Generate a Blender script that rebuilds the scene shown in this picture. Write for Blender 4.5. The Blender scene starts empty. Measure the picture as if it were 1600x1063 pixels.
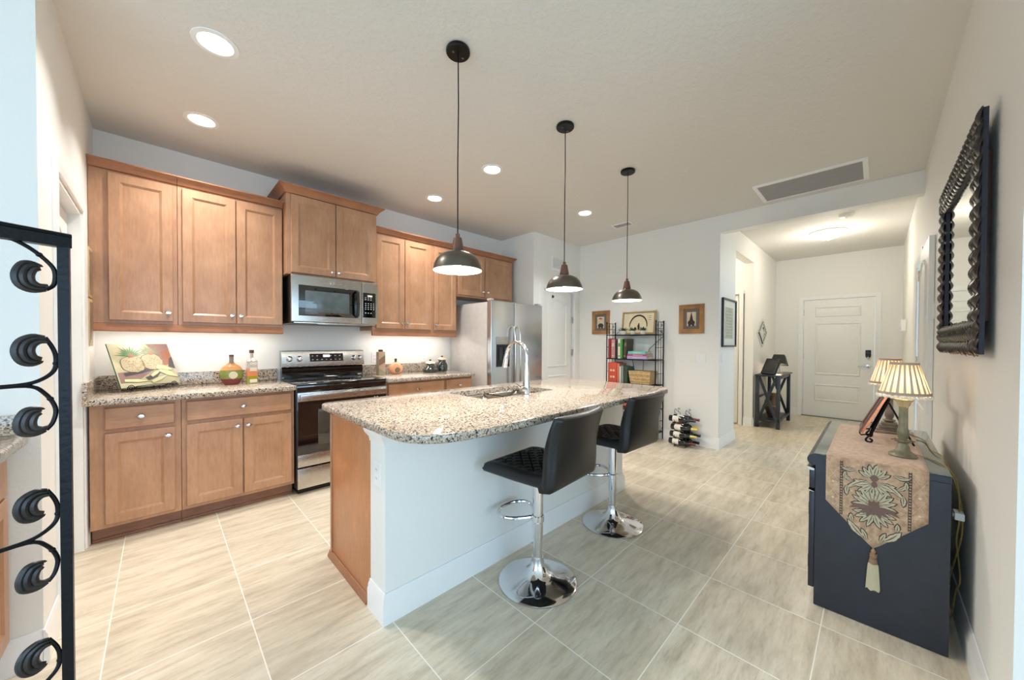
import bpy, bmesh, math, random
from mathutils import Vector, Matrix
random.seed(7)
S = bpy.context.scene
COL = S.collection
PI = math.pi

# ---------------------------------------------------------------- camera
def make_camera():
    cd = bpy.data.cameras.new('camera'); co = bpy.data.objects.new('camera', cd); COL.objects.link(co)
    yaw, pit, roll, f, cy = 0.793712753, 0.0133098747, -0.00417582604, 558.809, 542.789
    fw = Vector((math.cos(yaw)*math.cos(pit), math.sin(yaw)*math.cos(pit), -math.sin(pit)))
    rt = Vector((math.sin(yaw), -math.cos(yaw), 0)); dn = fw.cross(rt)
    r2 = rt*math.cos(roll) + dn*math.sin(roll); d2 = -rt*math.sin(roll) + dn*math.cos(roll)
    m = Matrix((r2, -d2, -fw)).transposed().to_4x4(); m.translation = (0, 0, 1.27)
    co.matrix_world = m
    cd.sensor_width = 36; cd.lens = f/1600*36; cd.shift_y = (cy-531.5)/1600
    cd.clip_start = 0.02; S.camera = co
make_camera()

# ---------------------------------------------------------------- sky, daylight, exposure
w = bpy.data.worlds.new('world'); S.world = w; w.use_nodes = True
bg = w.node_tree.nodes['Background']; bg.inputs[0].default_value = (0.72, 0.86, 1, 1); bg.inputs[1].default_value = 1.0
S.view_settings.view_transform = 'Standard'; S.view_settings.look = 'None'
S.view_settings.exposure = 0.46; S.view_settings.gamma = 1; S.view_settings.use_curve_mapping = False
cy = S.cycles
cy.use_denoising = True; cy.max_bounces = 10; cy.diffuse_bounces = 7; cy.glossy_bounces = 5; cy.transmission_bounces = 8
cy.sample_clamp_indirect = 6; cy.caustics_reflective = False; cy.caustics_refractive = False

def area(name, loc, direction, sx, sy, power, color, spread=PI):
    l = bpy.data.lights.new(name, 'AREA'); l.shape = 'RECTANGLE'; l.size = sx; l.size_y = sy
    l.energy = power; l.color = color; l.spread = spread
    o = bpy.data.objects.new(name, l); COL.objects.link(o); o.location = loc
    o.rotation_euler = Vector(direction).to_track_quat('-Z', 'Y').to_euler(); return o
DAY = (0.44, 0.71, 1.0)
WARM = (1.0, 0.80, 0.60)
area('daylight_patio_door', (-3.92, -0.9, 1.25), (1, 0, 0), 4.6, 2.3, 75, DAY)
area('daylight_window', (-0.4, -4.92, 1.35), (0, 1, 0), 4.4, 2.1, 86, DAY)
area('daylight_side_room', (5.0, -2.0, 1.5), (0, 1, 0), 1.2, 1.2, 25, DAY)

# ---------------------------------------------------------------- materials
def lin(c):
    return tuple(((x/255)/12.92 if x/255 <= .04045 else (((x/255)+.055)/1.055)**2.4) for x in c) + (1,)
class NM:
    """small node helper"""
    def __init__(s, name):
        s.m = bpy.data.materials.new(name); s.m.use_nodes = True; s.t = s.m.node_tree
        s.b = s.t.nodes['Principled BSDF']
    def n(s, ty, **kw):
        x = s.t.nodes.new(ty)
        for k, v in kw.items(): setattr(x, k, v)
        return x
    def l(s, a, b): s.t.links.new(a, b)
    def coords(s, scale=(1,1,1), kind='Object', rot=(0,0,0)):
        tc = s.n('ShaderNodeTexCoord'); mp = s.n('ShaderNodeMapping')
        mp.inputs['Scale'].default_value = scale; mp.inputs['Rotation'].default_value = rot
        s.l(tc.outputs[kind], mp.inputs[0]); return mp.outputs[0]
    def noise(s, vec, scale, detail=4, rough=.5):
        x = s.n('ShaderNodeTexNoise'); x.inputs['Scale'].default_value = scale
        x.inputs['Detail'].default_value = detail; x.inputs['Roughness'].default_value = rough
        s.l(vec, x.inputs['Vector']); return x.outputs['Fac']
    def ramp(s, fac, stops, interp='LINEAR'):
        r = s.n('ShaderNodeValToRGB'); cr = r.color_ramp; cr.interpolation = interp
        while len(cr.elements) < len(stops): cr.elements.new(.5)
        for e, (p, c) in zip(cr.elements, stops): e.position = p; e.color = c
        s.l(fac, r.inputs[0]); return r.outputs[0]
    def mix(s, fac, a, b, mode='MIX'):
        x = s.n('ShaderNodeMix', data_type='RGBA', blend_type=mode)
        for sock, v in ((x.inputs[0], fac), (x.inputs[6], a), (x.inputs[7], b)):
            if isinstance(v, (int, float, tuple)): sock.default_value = v
            else: s.l(v, sock)
        return x.outputs[2]
    def bump(s, h, strength, dist=.01):
        x = s.n('ShaderNodeBump'); x.inputs['Strength'].default_value = strength; x.inputs['Distance'].default_value = dist
        s.l(h, x.inputs['Height']); s.l(x.outputs[0], s.b.inputs['Normal'])
    def math(s, op, a, b=0.0):
        x = s.n('ShaderNodeMath', operation=op)
        for i, v in enumerate((a, b)):
            if isinstance(v, (int, float)): x.inputs[i].default_value = v
            else: s.l(v, x.inputs[i])
        return x.outputs[0]
def flat(name, rgb, rough=.5, metal=0, spec=.5, coat=0, bump=None, vary=.05):
    s = NM(name); c = lin(rgb)
    v = s.coords(); nz = s.noise(v, 14, 3)
    c2 = tuple(min(1, x*(1+vary)) for x in c[:3])+(1,); c1 = tuple(x*(1-vary) for x in c[:3])+(1,)
    s.l(s.ramp(nz, [(.3, c1), (.7, c2)]), s.b.inputs['Base Color'])
    s.b.inputs['Roughness'].default_value = rough; s.b.inputs['Metallic'].default_value = metal
    s.b.inputs['Specular IOR Level'].default_value = spec; s.b.inputs['Coat Weight'].default_value = coat
    if bump: s.bump(s.noise(v, bump[0], 3), bump[1], .003)
    return s.m
def wood(name, light, dark, axis='z', rough=.38, scale=1.0):
    s = NM(name)
    sc = {'z': (9, 9, 1.2), 'x': (1.2, 9, 9)}[axis]
    v = s.coords(tuple(q*scale for q in sc)); fine = s.noise(v, 9, 6, .6)
    blot = s.noise(s.coords((1, 1, .7)), 5.5, 3, .55)
    base = s.ramp(blot, [(.3, lin(dark)), (.72, lin(light))])
    g = s.ramp(fine, [(.35, (.86, .84, .82, 1)), (.62, (1, 1, 1, 1))])
    s.l(s.mix(1.0, base, g, 'MULTIPLY'), s.b.inputs['Base Color'])
    s.b.inputs['Roughness'].default_value = rough; s.b.inputs['Coat Weight'].default_value = .15; s.b.inputs['Coat Roughness'].default_value = .3
    return s.m
def emit(name, rgb, strength):
    s = NM(name); s.b.inputs['Base Color'].default_value = lin(rgb); s.b.inputs['Emission Color'].default_value = lin(rgb)
    s.b.inputs['Emission Strength'].default_value = strength; return s.m
def glass(name, rgb, rough=.02, trans=1.0, ior=1.45):
    s = NM(name); s.b.inputs['Base Color'].default_value = lin(rgb); s.b.inputs['Roughness'].default_value = rough
    s.b.inputs['Transmission Weight'].default_value = trans; s.b.inputs['IOR'].default_value = ior; return s.m
def wall_mat(name, rgb, bump=.25):
    s = NM(name); s.b.inputs['Base Color'].default_value = lin(rgb); s.b.inputs['Roughness'].default_value = .55
    s.b.inputs['Specular IOR Level'].default_value = .3
    s.bump(s.noise(s.coords(), 70, 4, .6), bump, .004); return s.m
def ceiling_mat():
    s = NM('knockdown_ceiling'); s.b.inputs['Base Color'].default_value = lin((222, 220, 215)); s.b.inputs['Roughness'].default_value = .8
    s.b.inputs['Specular IOR Level'].default_value = .2
    v = s.coords((1, 1.25, 1)); n = s.noise(v, 26, 4, .6)
    s.bump(s.ramp(n, [(.44, (0, 0, 0, 1)), (.60, (1, 1, 1, 1))]), .22, .005); return s.m
def tile_mat():
    s = NM('travertine_tile'); tc = s.n('ShaderNodeTexCoord'); sp = s.n('ShaderNodeSeparateXYZ'); s.l(tc.outputs['Object'], sp.inputs[0])
    def cell(sock, off, pitch):
        a = s.math('DIVIDE', s.math('SUBTRACT', sock, off), pitch)
        return s.math('FLOOR', a), s.math('ABSOLUTE', s.math('SUBTRACT', s.math('FRACT', a), .5))
    ix, fx = cell(sp.outputs[0], .745, .457); iy, fy = cell(sp.outputs[1], .158, .4545)
    gx = s.math('GREATER_THAN', fx, .495); gy = s.math('GREATER_THAN', fy, .4955)
    grout = s.math('MAXIMUM', gx, gy)
    cid = s.n('ShaderNodeCombineXYZ'); s.l(ix, cid.inputs[0]); s.l(iy, cid.inputs[1])
    wn = s.n('ShaderNodeTexWhiteNoise', noise_dimensions='3D'); s.l(cid.outputs[0], wn.inputs[0])
    # shift the veins from tile to tile
    off = s.n('ShaderNodeVectorMath', operation='SCALE'); s.l(wn.outputs['Color'], off.inputs[0]); off.inputs['Scale'].default_value = 9
    add = s.n('ShaderNodeVectorMath', operation='ADD'); s.l(tc.outputs['Object'], add.inputs[0]); s.l(off.outputs[0], add.inputs[1])
    mp = s.n('ShaderNodeMapping'); mp.inputs['Scale'].default_value = (2.2, 13, 1); s.l(add.outputs[0], mp.inputs[0])
    mp2 = s.n('ShaderNodeMapping'); mp2.inputs['Scale'].default_value = (9, 62, 1); s.l(add.outputs[0], mp2.inputs[0])
    n1 = s.noise(mp.outputs[0], 1.4, 6, .62); n2 = s.noise(mp2.outputs[0], 2.2, 8, .75)
    cl = s.noise(tc.outputs['Object'], 3.5, 3, .5)
    c1 = s.ramp(n1, [(.28, lin((200, 188, 165))), (.5, lin((222, 211, 190))), (.72, lin((236, 228, 210)))])
    c2 = s.ramp(n2, [(.3, (.84, .835, .82, 1)), (.50, (1, 1, 1, 1))])
    c = s.mix(.8, c1, c2, 'MULTIPLY')
    n3 = s.noise(mp2.outputs[0], 6.0, 6, .8); n4 = s.noise(mp.outputs[0], 3.1, 8, .75)
    c = s.mix(1.0, c, s.ramp(n3, [(.30, (.82, .80, .77, 1)), (.44, (1, 1, 1, 1))]), 'MULTIPLY')
    c = s.mix(1.0, c, s.ramp(n4, [(.36, (.84, .83, .81, 1)), (.47, (1, 1, 1, 1)), (.60, (1.05, 1.05, 1.04, 1))]), 'MULTIPLY')
    tone = s.ramp(wn.outputs['Value'], [(0, (.91, .90, .88, 1)), (1, (1.0, 1.0, 1.0, 1))]); c = s.mix(1.0, c, tone, 'MULTIPLY')
    c = s.mix(1.0, c, s.ramp(cl, [(.3, (.93, .93, .93, 1)), (.7, (1, 1, 1, 1))]), 'MULTIPLY')
    c = s.mix(grout, c, lin((246, 241, 230)))
    s.l(c, s.b.inputs['Base Color'])
    s.l(s.math('ADD', s.math('MULTIPLY', n2, .18), .24), s.b.inputs['Roughness'])
    h = s.math('SUBTRACT', s.math('MULTIPLY', n2, .15), grout); s.bump(h, .25, .002); return s.m
def granite_mat():
    s = NM('speckled_granite'); v = s.coords()
    def vor(sc, rnd=1):
        x = s.n('ShaderNodeTexVoronoi'); x.inputs['Scale'].default_value = sc; x.inputs['Randomness'].default_value = rnd; s.l(v, x.inputs['Vector']); return x
    a = vor(210); b = vor(130); d = vor(330)
    ca = s.ramp(a.outputs['Color'], [(0, lin((190, 177, 160))), (.40, lin((156, 137, 118))), (.60, lin((204, 195, 180))), (.74, lin((126, 112, 102))), (.87, lin((186, 170, 150)))], 'CONSTANT')
    blk = s.ramp(b.outputs['Color'], [(0, (0, 0, 0, 1)), (.66, (1, 1, 1, 1))], 'CONSTANT')
    nz = s.math('GREATER_THAN', s.noise(v, 80, 3, .7), .50)
    mk = s.math('MULTIPLY', blk, nz)
    c = s.mix(mk, ca, lin((42, 40, 42)))
    sm = s.ramp(d.outputs['Color'], [(0, (0, 0, 0, 1)), (.86, (1, 1, 1, 1))], 'CONSTANT')
    c = s.mix(s.math('MULTIPLY', sm, .7), c, lin((82, 76, 76)))
    s.l(c, s.b.inputs['Base Color']); s.b.inputs['Roughness'].default_value = .09; s.b.inputs['Specular IOR Level'].default_value = .6; return s.m
def brushed(name, rgb, rough=.3, axis=0):
    s = NM(name); sc = [3, 3, 3]; sc[axis] = .2; sc = [q*30 for q in sc]; v = s.coords(tuple(sc)); n = s.noise(v, 4, 3)
    s.l(s.ramp(n, [(.3, tuple(x*.93 for x in lin(rgb)[:3])+(1,)), (.7, lin(rgb))]), s.b.inputs['Base Color'])
    s.b.inputs['Metallic'].default_value = 1
    s.l(s.math('ADD', s.math('MULTIPLY', n, .12), rough-.06), s.b.inputs['Roughness']); s.b.inputs['Anisotropic'].default_value = .4; return s.m
def leather_mat():
    s = NM('black_leatherette'); s.b.inputs['Base Color'].default_value = lin((15, 15, 17)); s.b.inputs['Roughness'].default_value = .38
    s.bump(s.noise(s.coords(), 260, 2), .12, .001); return s.m
def wicker_mat():
    s = NM('woven_seagrass'); v = s.coords((60, 60, 90)); x = s.n('ShaderNodeTexWave'); x.inputs['Scale'].default_value = .9; x.inputs['Distortion'].default_value = 4; s.l(v, x.inputs[0])
    n = s.noise(s.coords(), 80, 3)
    c = s.mix(.5, s.ramp(x.outputs['Fac'], [(.2, lin((150, 118, 70))), (.7, lin((214, 184, 132)))]), s.ramp(n, [(.3, lin((160, 126, 78))), (.7, lin((222, 196, 148)))]))
    s.l(c, s.b.inputs['Base Color']); s.b.inputs['Roughness'].default_value = .8; s.bump(x.outputs['Fac'], .7, .004); return s.m
def fabric_mat():
    s = NM('runner_tapestry'); v = s.coords((1, 1, 1)); n = s.noise(v, 60, 5, .7); n2 = s.noise(s.coords((1, 2.4, 1)), 22, 4)
    c = s.mix(1.0, s.ramp(n, [(.3, lin((166, 134, 106))), (.7, lin((212, 180, 148)))]), s.ramp(n2, [(.35, (.84, .80, .78, 1)), (.6, (1, 1, 1, 1))]), 'MULTIPLY')
    s.l(c, s.b.inputs['Base Color']); s.b.inputs['Roughness'].default_value = .75; s.b.inputs['Sheen Weight'].default_value = .4; s.bump(n, .4, .002); return s.m
def shade_mat():
    s = NM('pleated_cream_shade'); s.b.inputs['Base Color'].default_value = lin((236, 222, 200)); s.b.inputs['Roughness'].default_value = .8
    s.b.inputs['Transmission Weight'].default_value = 0
    tr = s.n('ShaderNodeBsdfTranslucent'); tr.inputs[0].default_value = lin((250, 226, 190)); mx = s.n('ShaderNodeMixShader'); mx.inputs[0].default_value = .55
    out = s.t.nodes['Material Output']; s.l(s.b.outputs[0], mx.inputs[1]); s.l(tr.outputs[0], mx.inputs[2]); s.l(mx.outputs[0], out.inputs[0]); return s.m

M = dict(
 wall=wall_mat('painted_wall', (237, 236, 231)), ceil=ceiling_mat(), tile=tile_mat(), trim=flat('white_trim', (240, 240, 238), .35, vary=.01),
 door=flat('white_door_paint', (238, 238, 234), .4, vary=.01), plate=flat('white_plastic', (240, 240, 238), .3, vary=.01),
 maple=wood('maple_cabinet', (190, 147, 114), (168, 124, 92)), maple_x=wood('maple_rail', (188, 144, 110), (166, 122, 90), 'x'), crown=wood('maple_crown', (176, 120, 86), (150, 100, 70), 'x'),
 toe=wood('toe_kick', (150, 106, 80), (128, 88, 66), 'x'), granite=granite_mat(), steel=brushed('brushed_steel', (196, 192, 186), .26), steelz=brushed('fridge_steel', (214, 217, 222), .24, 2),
 steel_d=flat('grey_fridge_side', (196, 192, 186), .45, .15), chrome=flat('chrome', (225, 225, 228), .07, 1, vary=0), nickel=flat('satin_nickel', (206, 200, 190), .2, 1, vary=.02),
 blackgl=flat('black_glass', (8, 8, 10), .05, 0, .8, coat=.5, vary=0), black=flat('black_plastic', (16, 16, 18), .3, vary=.02), ovenwin=flat('oven_window', (60, 58, 54), .08, 0, .8, vary=.15),
 leather=leather_mat(), iron=flat('black_iron', (18, 20, 24), .35, .6, bump=(90, .3)), ironleaf=flat('rubbed_iron', (60, 57, 57), .34, .6, bump=(60, .4), vary=.4),
 bronze=flat('dark_bronze_shade', (112, 106, 98), .34, .9, vary=.12), canopy=flat('black_bronze', (14, 13, 12), .3, .5), walnut=wood('walnut_cap', (126, 82, 62), (90, 56, 42), 'z', .4, 3),
 white_in=flat('white_enamel', (245, 245, 240), .4, vary=0), bulb=emit('warm_bulb', (255, 240, 215), 30), lens=emit('led_lens', (255, 250, 240), 9), dome=emit('frosted_dome', (255, 252, 244), 3.0),
 navy=flat('black_painted_wood', (36, 40, 50), .36, bump=(30, .08), vary=.15), glass_top=glass('glass_top', (214, 232, 224), .01, .75), clear=glass('clear_glass', (248, 252, 250)), 
 fabric=fabric_mat(), motif=flat('pale_green_thread', (190, 182, 152), .8, bump=(300, .4)), motif_d=flat('dark_brown_thread', (78, 62, 56), .85, bump=(300, .4)), motif_m=flat('mauve_brown_thread', (120, 96, 86), .85, bump=(300, .4)),
 thread=flat('cream_thread', (214, 200, 172), .8), tassel=flat('tassel_yarn', (196, 186, 156), .8, bump=(200, .6)), tasselh=flat('tassel_head_cord', (150, 120, 92), .8, bump=(160, .8), vary=.3),
 verdi=flat('antique_green_gold', (134, 130, 106), .5, .35, bump=(70, .6), vary=.35), antique=flat('antique_taupe', (142, 128, 112), .5, .3, bump=(70, .6), vary=.35), shade=shade_mat(), band=flat('shade_trim', (176, 160, 146), .8), bead=flat('ivory_beads', (250, 240, 220), .3),
 copper=flat('copper_plate', (196, 112, 72), .25, .7, vary=.45), mirror=flat('mirror_glass', (238, 242, 240), .01, 1, vary=0), carve=flat('carved_dark_frame', (58, 50, 42), .32, .75, bump=(50, .5), vary=.5), navyedge=flat('frame_edge', (26, 28, 40), .5),
 gold=wood('gold_wood_frame', (196, 146, 84), (146, 102, 54), 'z', .45, 3), matgrey=flat('grey_mat_board', (110, 104, 100), .8), paper=flat('sepia_paper', (214, 198, 172), .8, bump=(20, .1), vary=.12), ink=flat('dark_ink', (60, 52, 48), .8), red_i=flat('red_ink', (176, 80, 60), .8),
 cream=flat('cream_paint', (228, 214, 178), .6, vary=.08), leafg=flat('plant_green', (58, 106, 56), .6, vary=.4), pot=flat('white_ceramic', (238, 234, 226), .3), wicker=wicker_mat(),
 cord=flat('gold_cord', (150, 128, 70), .4, vary=.1), wine=flat('dark_wine_glass', (14, 18, 14), .06, 0, .8, vary=0), label=flat('wine_label', (230, 226, 214), .6), foil_r=flat('maroon_foil', (110, 44, 54), .35, .3), foil_y=flat('yellow_foil', (216, 198, 110), .35, .2),
 sinksteel=brushed('sink_steel', (176, 172, 164), .22), vent=flat('grey_grille', (168, 166, 166), .6), ventd=flat('vent_shadow', (96, 100, 108), .7), rubber=flat('rubber_black', (12, 12, 12), .6),
 granite_d=flat('amber', (200, 120, 60), .3), stone=flat('tan_stone', (206, 182, 132), .7, vary=.15))
def C(name, rgb, rough=.5, **k):
    if name not in M: M[name] = flat(name, rgb, rough, **k)
    return M[name]
# ---------------------------------------------------------------- mesh helpers
ORG = {}
class MB:
    def __init__(s): s.bm = bmesh.new(); s.mats = []; s.cur = 0
    def mat(s, m):
        if m not in s.mats: s.mats.append(m)
        s.cur = s.mats.index(m); return s
    def _f(s, vs):
        try: f = s.bm.faces.new(vs)
        except ValueError: return None
        f.material_index = s.cur; return f
    def box(s, x0, y0, z0, x1, y1, z1, bev=0, seg=2, mtx=None):
        b = bmesh.new(); bmesh.ops.create_cube(b, size=1)
        for v in b.verts: v.co = Vector(((x0+x1)/2+v.co.x*(x1-x0), (y0+y1)/2+v.co.y*(y1-y0), (z0+z1)/2+v.co.z*(z1-z0)))
        if bev > 0: bmesh.ops.bevel(b, geom=list(b.edges), offset=bev, segments=seg, affect='EDGES', profile=.6)
        return s._merge(b, mtx)
    def _merge(s, b, mtx=None):
        mp = {}
        if mtx is None: mtx = Matrix.Identity(4)
        for v in b.verts: mp[v] = s.bm.verts.new(mtx @ v.co)
        out = list(mp.values())
        for f in b.faces: s._f([mp[v] for v in f.verts])
        b.free(); return out
    def grid(s, rows, closed_u=False, closed_v=False, cap=False):
        vs = [[s.bm.verts.new(p) for p in r] for r in rows]; n = len(vs); m = len(vs[0])
        for i in range(n if closed_u else n-1):
            for j in range(m if closed_v else m-1):
                s._f([vs[i][j], vs[i][(j+1) % m], vs[(i+1) % n][(j+1) % m], vs[(i+1) % n][j]])
        if cap: s._f(list(reversed(vs[0]))); s._f(vs[-1])
        return vs
    def tube(s, pts, r, seg=8, closed=False, flatten=None):
        pts = [Vector(p) for p in pts]; n = len(pts); rows = []
        rr = r if isinstance(r, (list, tuple)) else [r]*n
        prev = None
        for i in range(n):
            a = pts[(i-1) % n] if closed or i > 0 else pts[0]; b = pts[(i+1) % n] if closed or i < n-1 else pts[-1]
            t = (b-a).normalized()
            if prev is None:
                up = Vector((0, 0, 1)) if abs(t.z) < .9 else Vector((1, 0, 0)); u = t.cross(up).normalized()
            else:
                u = prev - t*prev.dot(t); u = u.normalized() if u.length > 1e-6 else t.orthogonal().normalized()
            prev = u; v = t.cross(u)
            rows.append([pts[i] + (u*math.cos(2*PI*k/seg) + v*math.sin(2*PI*k/seg))*rr[i] for k in range(seg)])
        s.grid(rows, closed_u=closed, closed_v=True, cap=not closed)
    def bar(s, a, b, wx, wy=None):
        """square bar between two points"""
        a, b = Vector(a), Vector(b); wy = wy or wx; t = (b-a).normalized(); up = Vector((0, 0, 1)) if abs(t.z) < .95 else Vector((1, 0, 0))
        u = t.cross(up).normalized(); v = u.cross(t).normalized(); rows = []
        for p in (a, b): rows.append([p+u*wx/2+v*wy/2, p-u*wx/2+v*wy/2, p-u*wx/2-v*wy/2, p+u*wx/2-v*wy/2])
        s.grid(rows, closed_v=True, cap=True)
    def lathe(s, prof, c=(0, 0, 0), seg=24, axis='z', sx=1, sy=1, cap=True):
        c = Vector(c); rows = []
        for r, h in prof:
            row = []
            for k in range(seg):
                a = 2*PI*k/seg; x, y = r*math.cos(a)*sx, r*math.sin(a)*sy
                row.append(c + {'z': Vector((x, y, h)), 'y': Vector((x, h, y)), 'x': Vector((h, x, y))}[axis])
            rows.append(row)
        s.grid(rows, closed_v=True, cap=cap)
    def prism(s, poly, axis, d0, d1):
        f = {'z': lambda p, d: (p[0], p[1], d), 'y': lambda p, d: (p[0], d, p[1]), 'x': lambda p, d: (d, p[0], p[1])}[axis]
        s.grid([[Vector(f(p, d0)) for p in poly], [Vector(f(p, d1)) for p in poly]], closed_v=True, cap=True)
    def rings(s, x0, x1, z0, z1, ringlist, plane, base, back=True):
        """nested rectangles: plane '-y' '+y' '-x' '+x' or '-z': u,v in the plane; ring=(inset, height out of the base)"""
        def P(u, v, d):
            return Vector({'-y': (u, base-d, v), '+y': (u, base+d, v), '-x': (base-d, u, v), '+x': (base+d, u, v), '-z': (u, v, base-d), '+z': (u, v, base+d)}[plane])
        rows = [[P(x0+i, z0+i, d), P(x1-i, z0+i, d), P(x1-i, z1-i, d), P(x0+i, z1-i, d)] for i, d in ringlist]
        vs = s.grid(rows, closed_v=True); s._f(vs[-1])
        if back: s._f(list(reversed(vs[0])))
    def sphere(s, c, r, seg=12, sc=(1, 1, 1)):
        b = bmesh.new(); bmesh.ops.create_uvsphere(b, u_segments=seg, v_segments=max(6, seg//2+2), radius=r)
        s._merge(b, Matrix.Translation(c) @ Matrix.Diagonal((*sc, 1)))
    def build(s, name, m=None, parent=None, smooth=35, org=None):
        if m is not None and not s.mats: s.mats = [m]
        s.bm.verts.ensure_lookup_table()
        if parent is not None: o3 = Vector(ORG[parent.name])
        elif org is not None: o3 = Vector(org)
        else:
            xs = [v.co for v in s.bm.verts]; o3 = Vector(((min(v.x for v in xs)+max(v.x for v in xs))/2, (min(v.y for v in xs)+max(v.y for v in xs))/2, min(v.z for v in xs)))
        bmesh.ops.translate(s.bm, verts=s.bm.verts, vec=-o3)
        bmesh.ops.recalc_face_normals(s.bm, faces=s.bm.faces)
        me = bpy.data.meshes.new(name); s.bm.to_mesh(me); s.bm.free()
        for q in s.mats: me.materials.append(q)
        if smooth:
            me.shade_smooth(); me.set_sharp_from_angle(angle=math.radians(smooth))
        o = bpy.data.objects.new(name, me); COL.objects.link(o)
        if parent is not None: o.parent = parent; ORG[o.name] = tuple(o3)
        else: o.location = o3; ORG[o.name] = tuple(o3)
        return o
def thing(name, label, cat, loc=(0, 0, 0), group=None):
    o = bpy.data.objects.new(name, None); COL.objects.link(o); o.location = loc; o.empty_display_size = .05
    ORG[o.name] = tuple(loc); o['label'] = label; o['category'] = cat
    if group: o['group'] = group
    return o
def tag(o, label, cat, group=None):
    o['label'] = label; o['category'] = cat
    if group: o['group'] = group
    return o
def struct(mb, name, m, **k):
    o = mb.build(name, m, **k); o['kind'] = 'structure'; return o
def dup(root, loc, label, rotz=None):
    def cp(o, par):
        c = o.copy(); COL.objects.link(c)
        if par is not None: c.parent = par
        for ch in list(o.children): cp(ch, c)
        return c
    r = cp(root, None); r.location = loc; r['label'] = label
    if rotz is not None: r.rotation_euler = (0, 0, rotz)
    return r
def arc(cx, cy, r, a0, a1, n):
    return [(cx+r*math.cos(math.radians(a0+(a1-a0)*i/n)), cy+r*math.sin(math.radians(a0+(a1-a0)*i/n))) for i in range(n+1)]
def smooth_path(pts, n=6):
    """Catmull-Rom through points"""
    pts = [Vector(p) for p in pts]; out = []
    for i in range(len(pts)-1):
        p0 = pts[max(0, i-1)]; p1 = pts[i]; p2 = pts[i+1]; p3 = pts[min(len(pts)-1, i+2)]
        for k in range(n):
            t = k/n; out.append(.5*((2*p1)+(p2-p0)*t+(2*p0-5*p1+4*p2-p3)*t*t+(-p0+3*p1-3*p2+p3)*t**3))
    out.append(pts[-1]); return out

# ---------------------------------------------------------------- room shell
H = 2.79; XL = -.335; YB = 3.95; XH = 4.755; YR = -.285; XF = 8.15; YS = 1.31
b = MB(); b.box(-4.2, -5.1, -.12, 8.35, 4.1, 0); struct(b, 'floor', M['tile'], smooth=0, org=(0, 0, 0))
b = MB(); b.box(-4.2, -5.1, H, 8.35, 4.1, H+.12); struct(b, 'ceiling', M['ceil'], smooth=0, org=(0, 0, 0))
T = .12
b = MB(); b.box(XL, YB, 0, 3.655, YB+T, H); struct(b, 'wall_back', M['wall'], smooth=0)
# wall with the pantry door, next to the cabinets
b = MB(); b.box(XL-T, 2.285, 0, XL, 2.60, H); b.box(XL-T, 3.36, 0, XL, YB+T, H); b.box(XL-T, 2.60, 2.04, XL, 3.36, H); struct(b, 'wall_left', M['wall'], smooth=0)
b = MB(); b.box(-4.2, 2.285, 0, XL-T, 2.285+T, H); struct(b, 'wall_side', M['wall'], smooth=0)
# wall beside the refrigerator and the wall with the far pantry door
b = MB(); b.box(3.655, 3.30, 0, 3.655+T, YB, H); b.box(3.775, 3.30, 0, 3.86, 3.42, H); b.box(4.60, 3.30, 0, XH, 3.42, H); b.box(3.86, 3.30, 2.04, 4.60, 3.42, H)
struct(b, 'wall_pantry', M['wall'], smooth=0)
b = MB(); b.box(XH, YS, 0, XH+T, 3.42, H); b.box(XH, YR, 2.59, XH+T, YS, H)
b.box(XH+T, YS, 0, 5.43, YS+T, H); struct(b, 'wall_hall', M['wall'], smooth=0)
b = MB(); b.box(5.43, YS, 2.50, 6.45, YS+T, H); b.box(6.45, YS, 0, XF, YS+T, H); b.box(5.31, YS+T, 0, 5.43, 3.2, H)
b.box(6.45, YS+T, 2.04, 6.57, 3.2, H); b.box(6.45, 2.30, 0, 6.57, 3.2, 2.04); b.box(6.75, 1.43, 0, 6.87, 3.32, H); b.box(6.57, 3.2, 0, 6.75, 3.32, H); b.box(5.31, 3.2, 0, 6.57, 3.32, H); struct(b, 'wall_entry_left', M['wall'], smooth=0)
b = MB(); b.box(XF, YR-T, 0, XF+T, .0, H); b.box(XF, .915, 0, XF+T, YS+T, H); b.box(XF, 0, 2.035, XF+T, .915, H); struct(b, 'wall_front', M['wall'], smooth=0)
b = MB(); b.box(1.72, YR-T, 0, 4.68, YR, H); b.box(5.42, YR-T, 0, XF, YR, H); b.box(4.68, YR-T, 2.04, 5.42, YR, H); struct(b, 'wall_right', M['wall'], smooth=0)
b = MB(); b.box(1.72, -5.1, 0, 1.84, YR-T, H); b.box(4.0, -2.2, 0, 6.2, -2.1, H); b.box(4.0, -2.1, 0, 4.1, YR-T, H); b.box(6.1, -2.1, 0, 6.2, YR-T, H); struct(b, 'wall_side_room', M['wall'], smooth=0)
b = MB(); b.box(-4.2, -5.1, 0, -4.08, -3.3, H); b.box(-4.2, 1.5, 0, -4.08, 2.285, H); b.box(-4.2, -3.3, 2.45, -4.08, 1.5, H); struct(b, 'wall_rear', M['wall'], smooth=0)
b = MB(); b.box(-4.2, -5.1, 0, -2.7, -4.98, H); b.box(1.9, -5.1, 0, 1.84, -4.98, H); b.box(-2.7, -5.1, 0, 1.72, -4.98, .3); b.box(-2.7, -5.1, 2.45, 1.72, -4.98, H); struct(b, 'wall_window_side', M['wall'], smooth=0)

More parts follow.
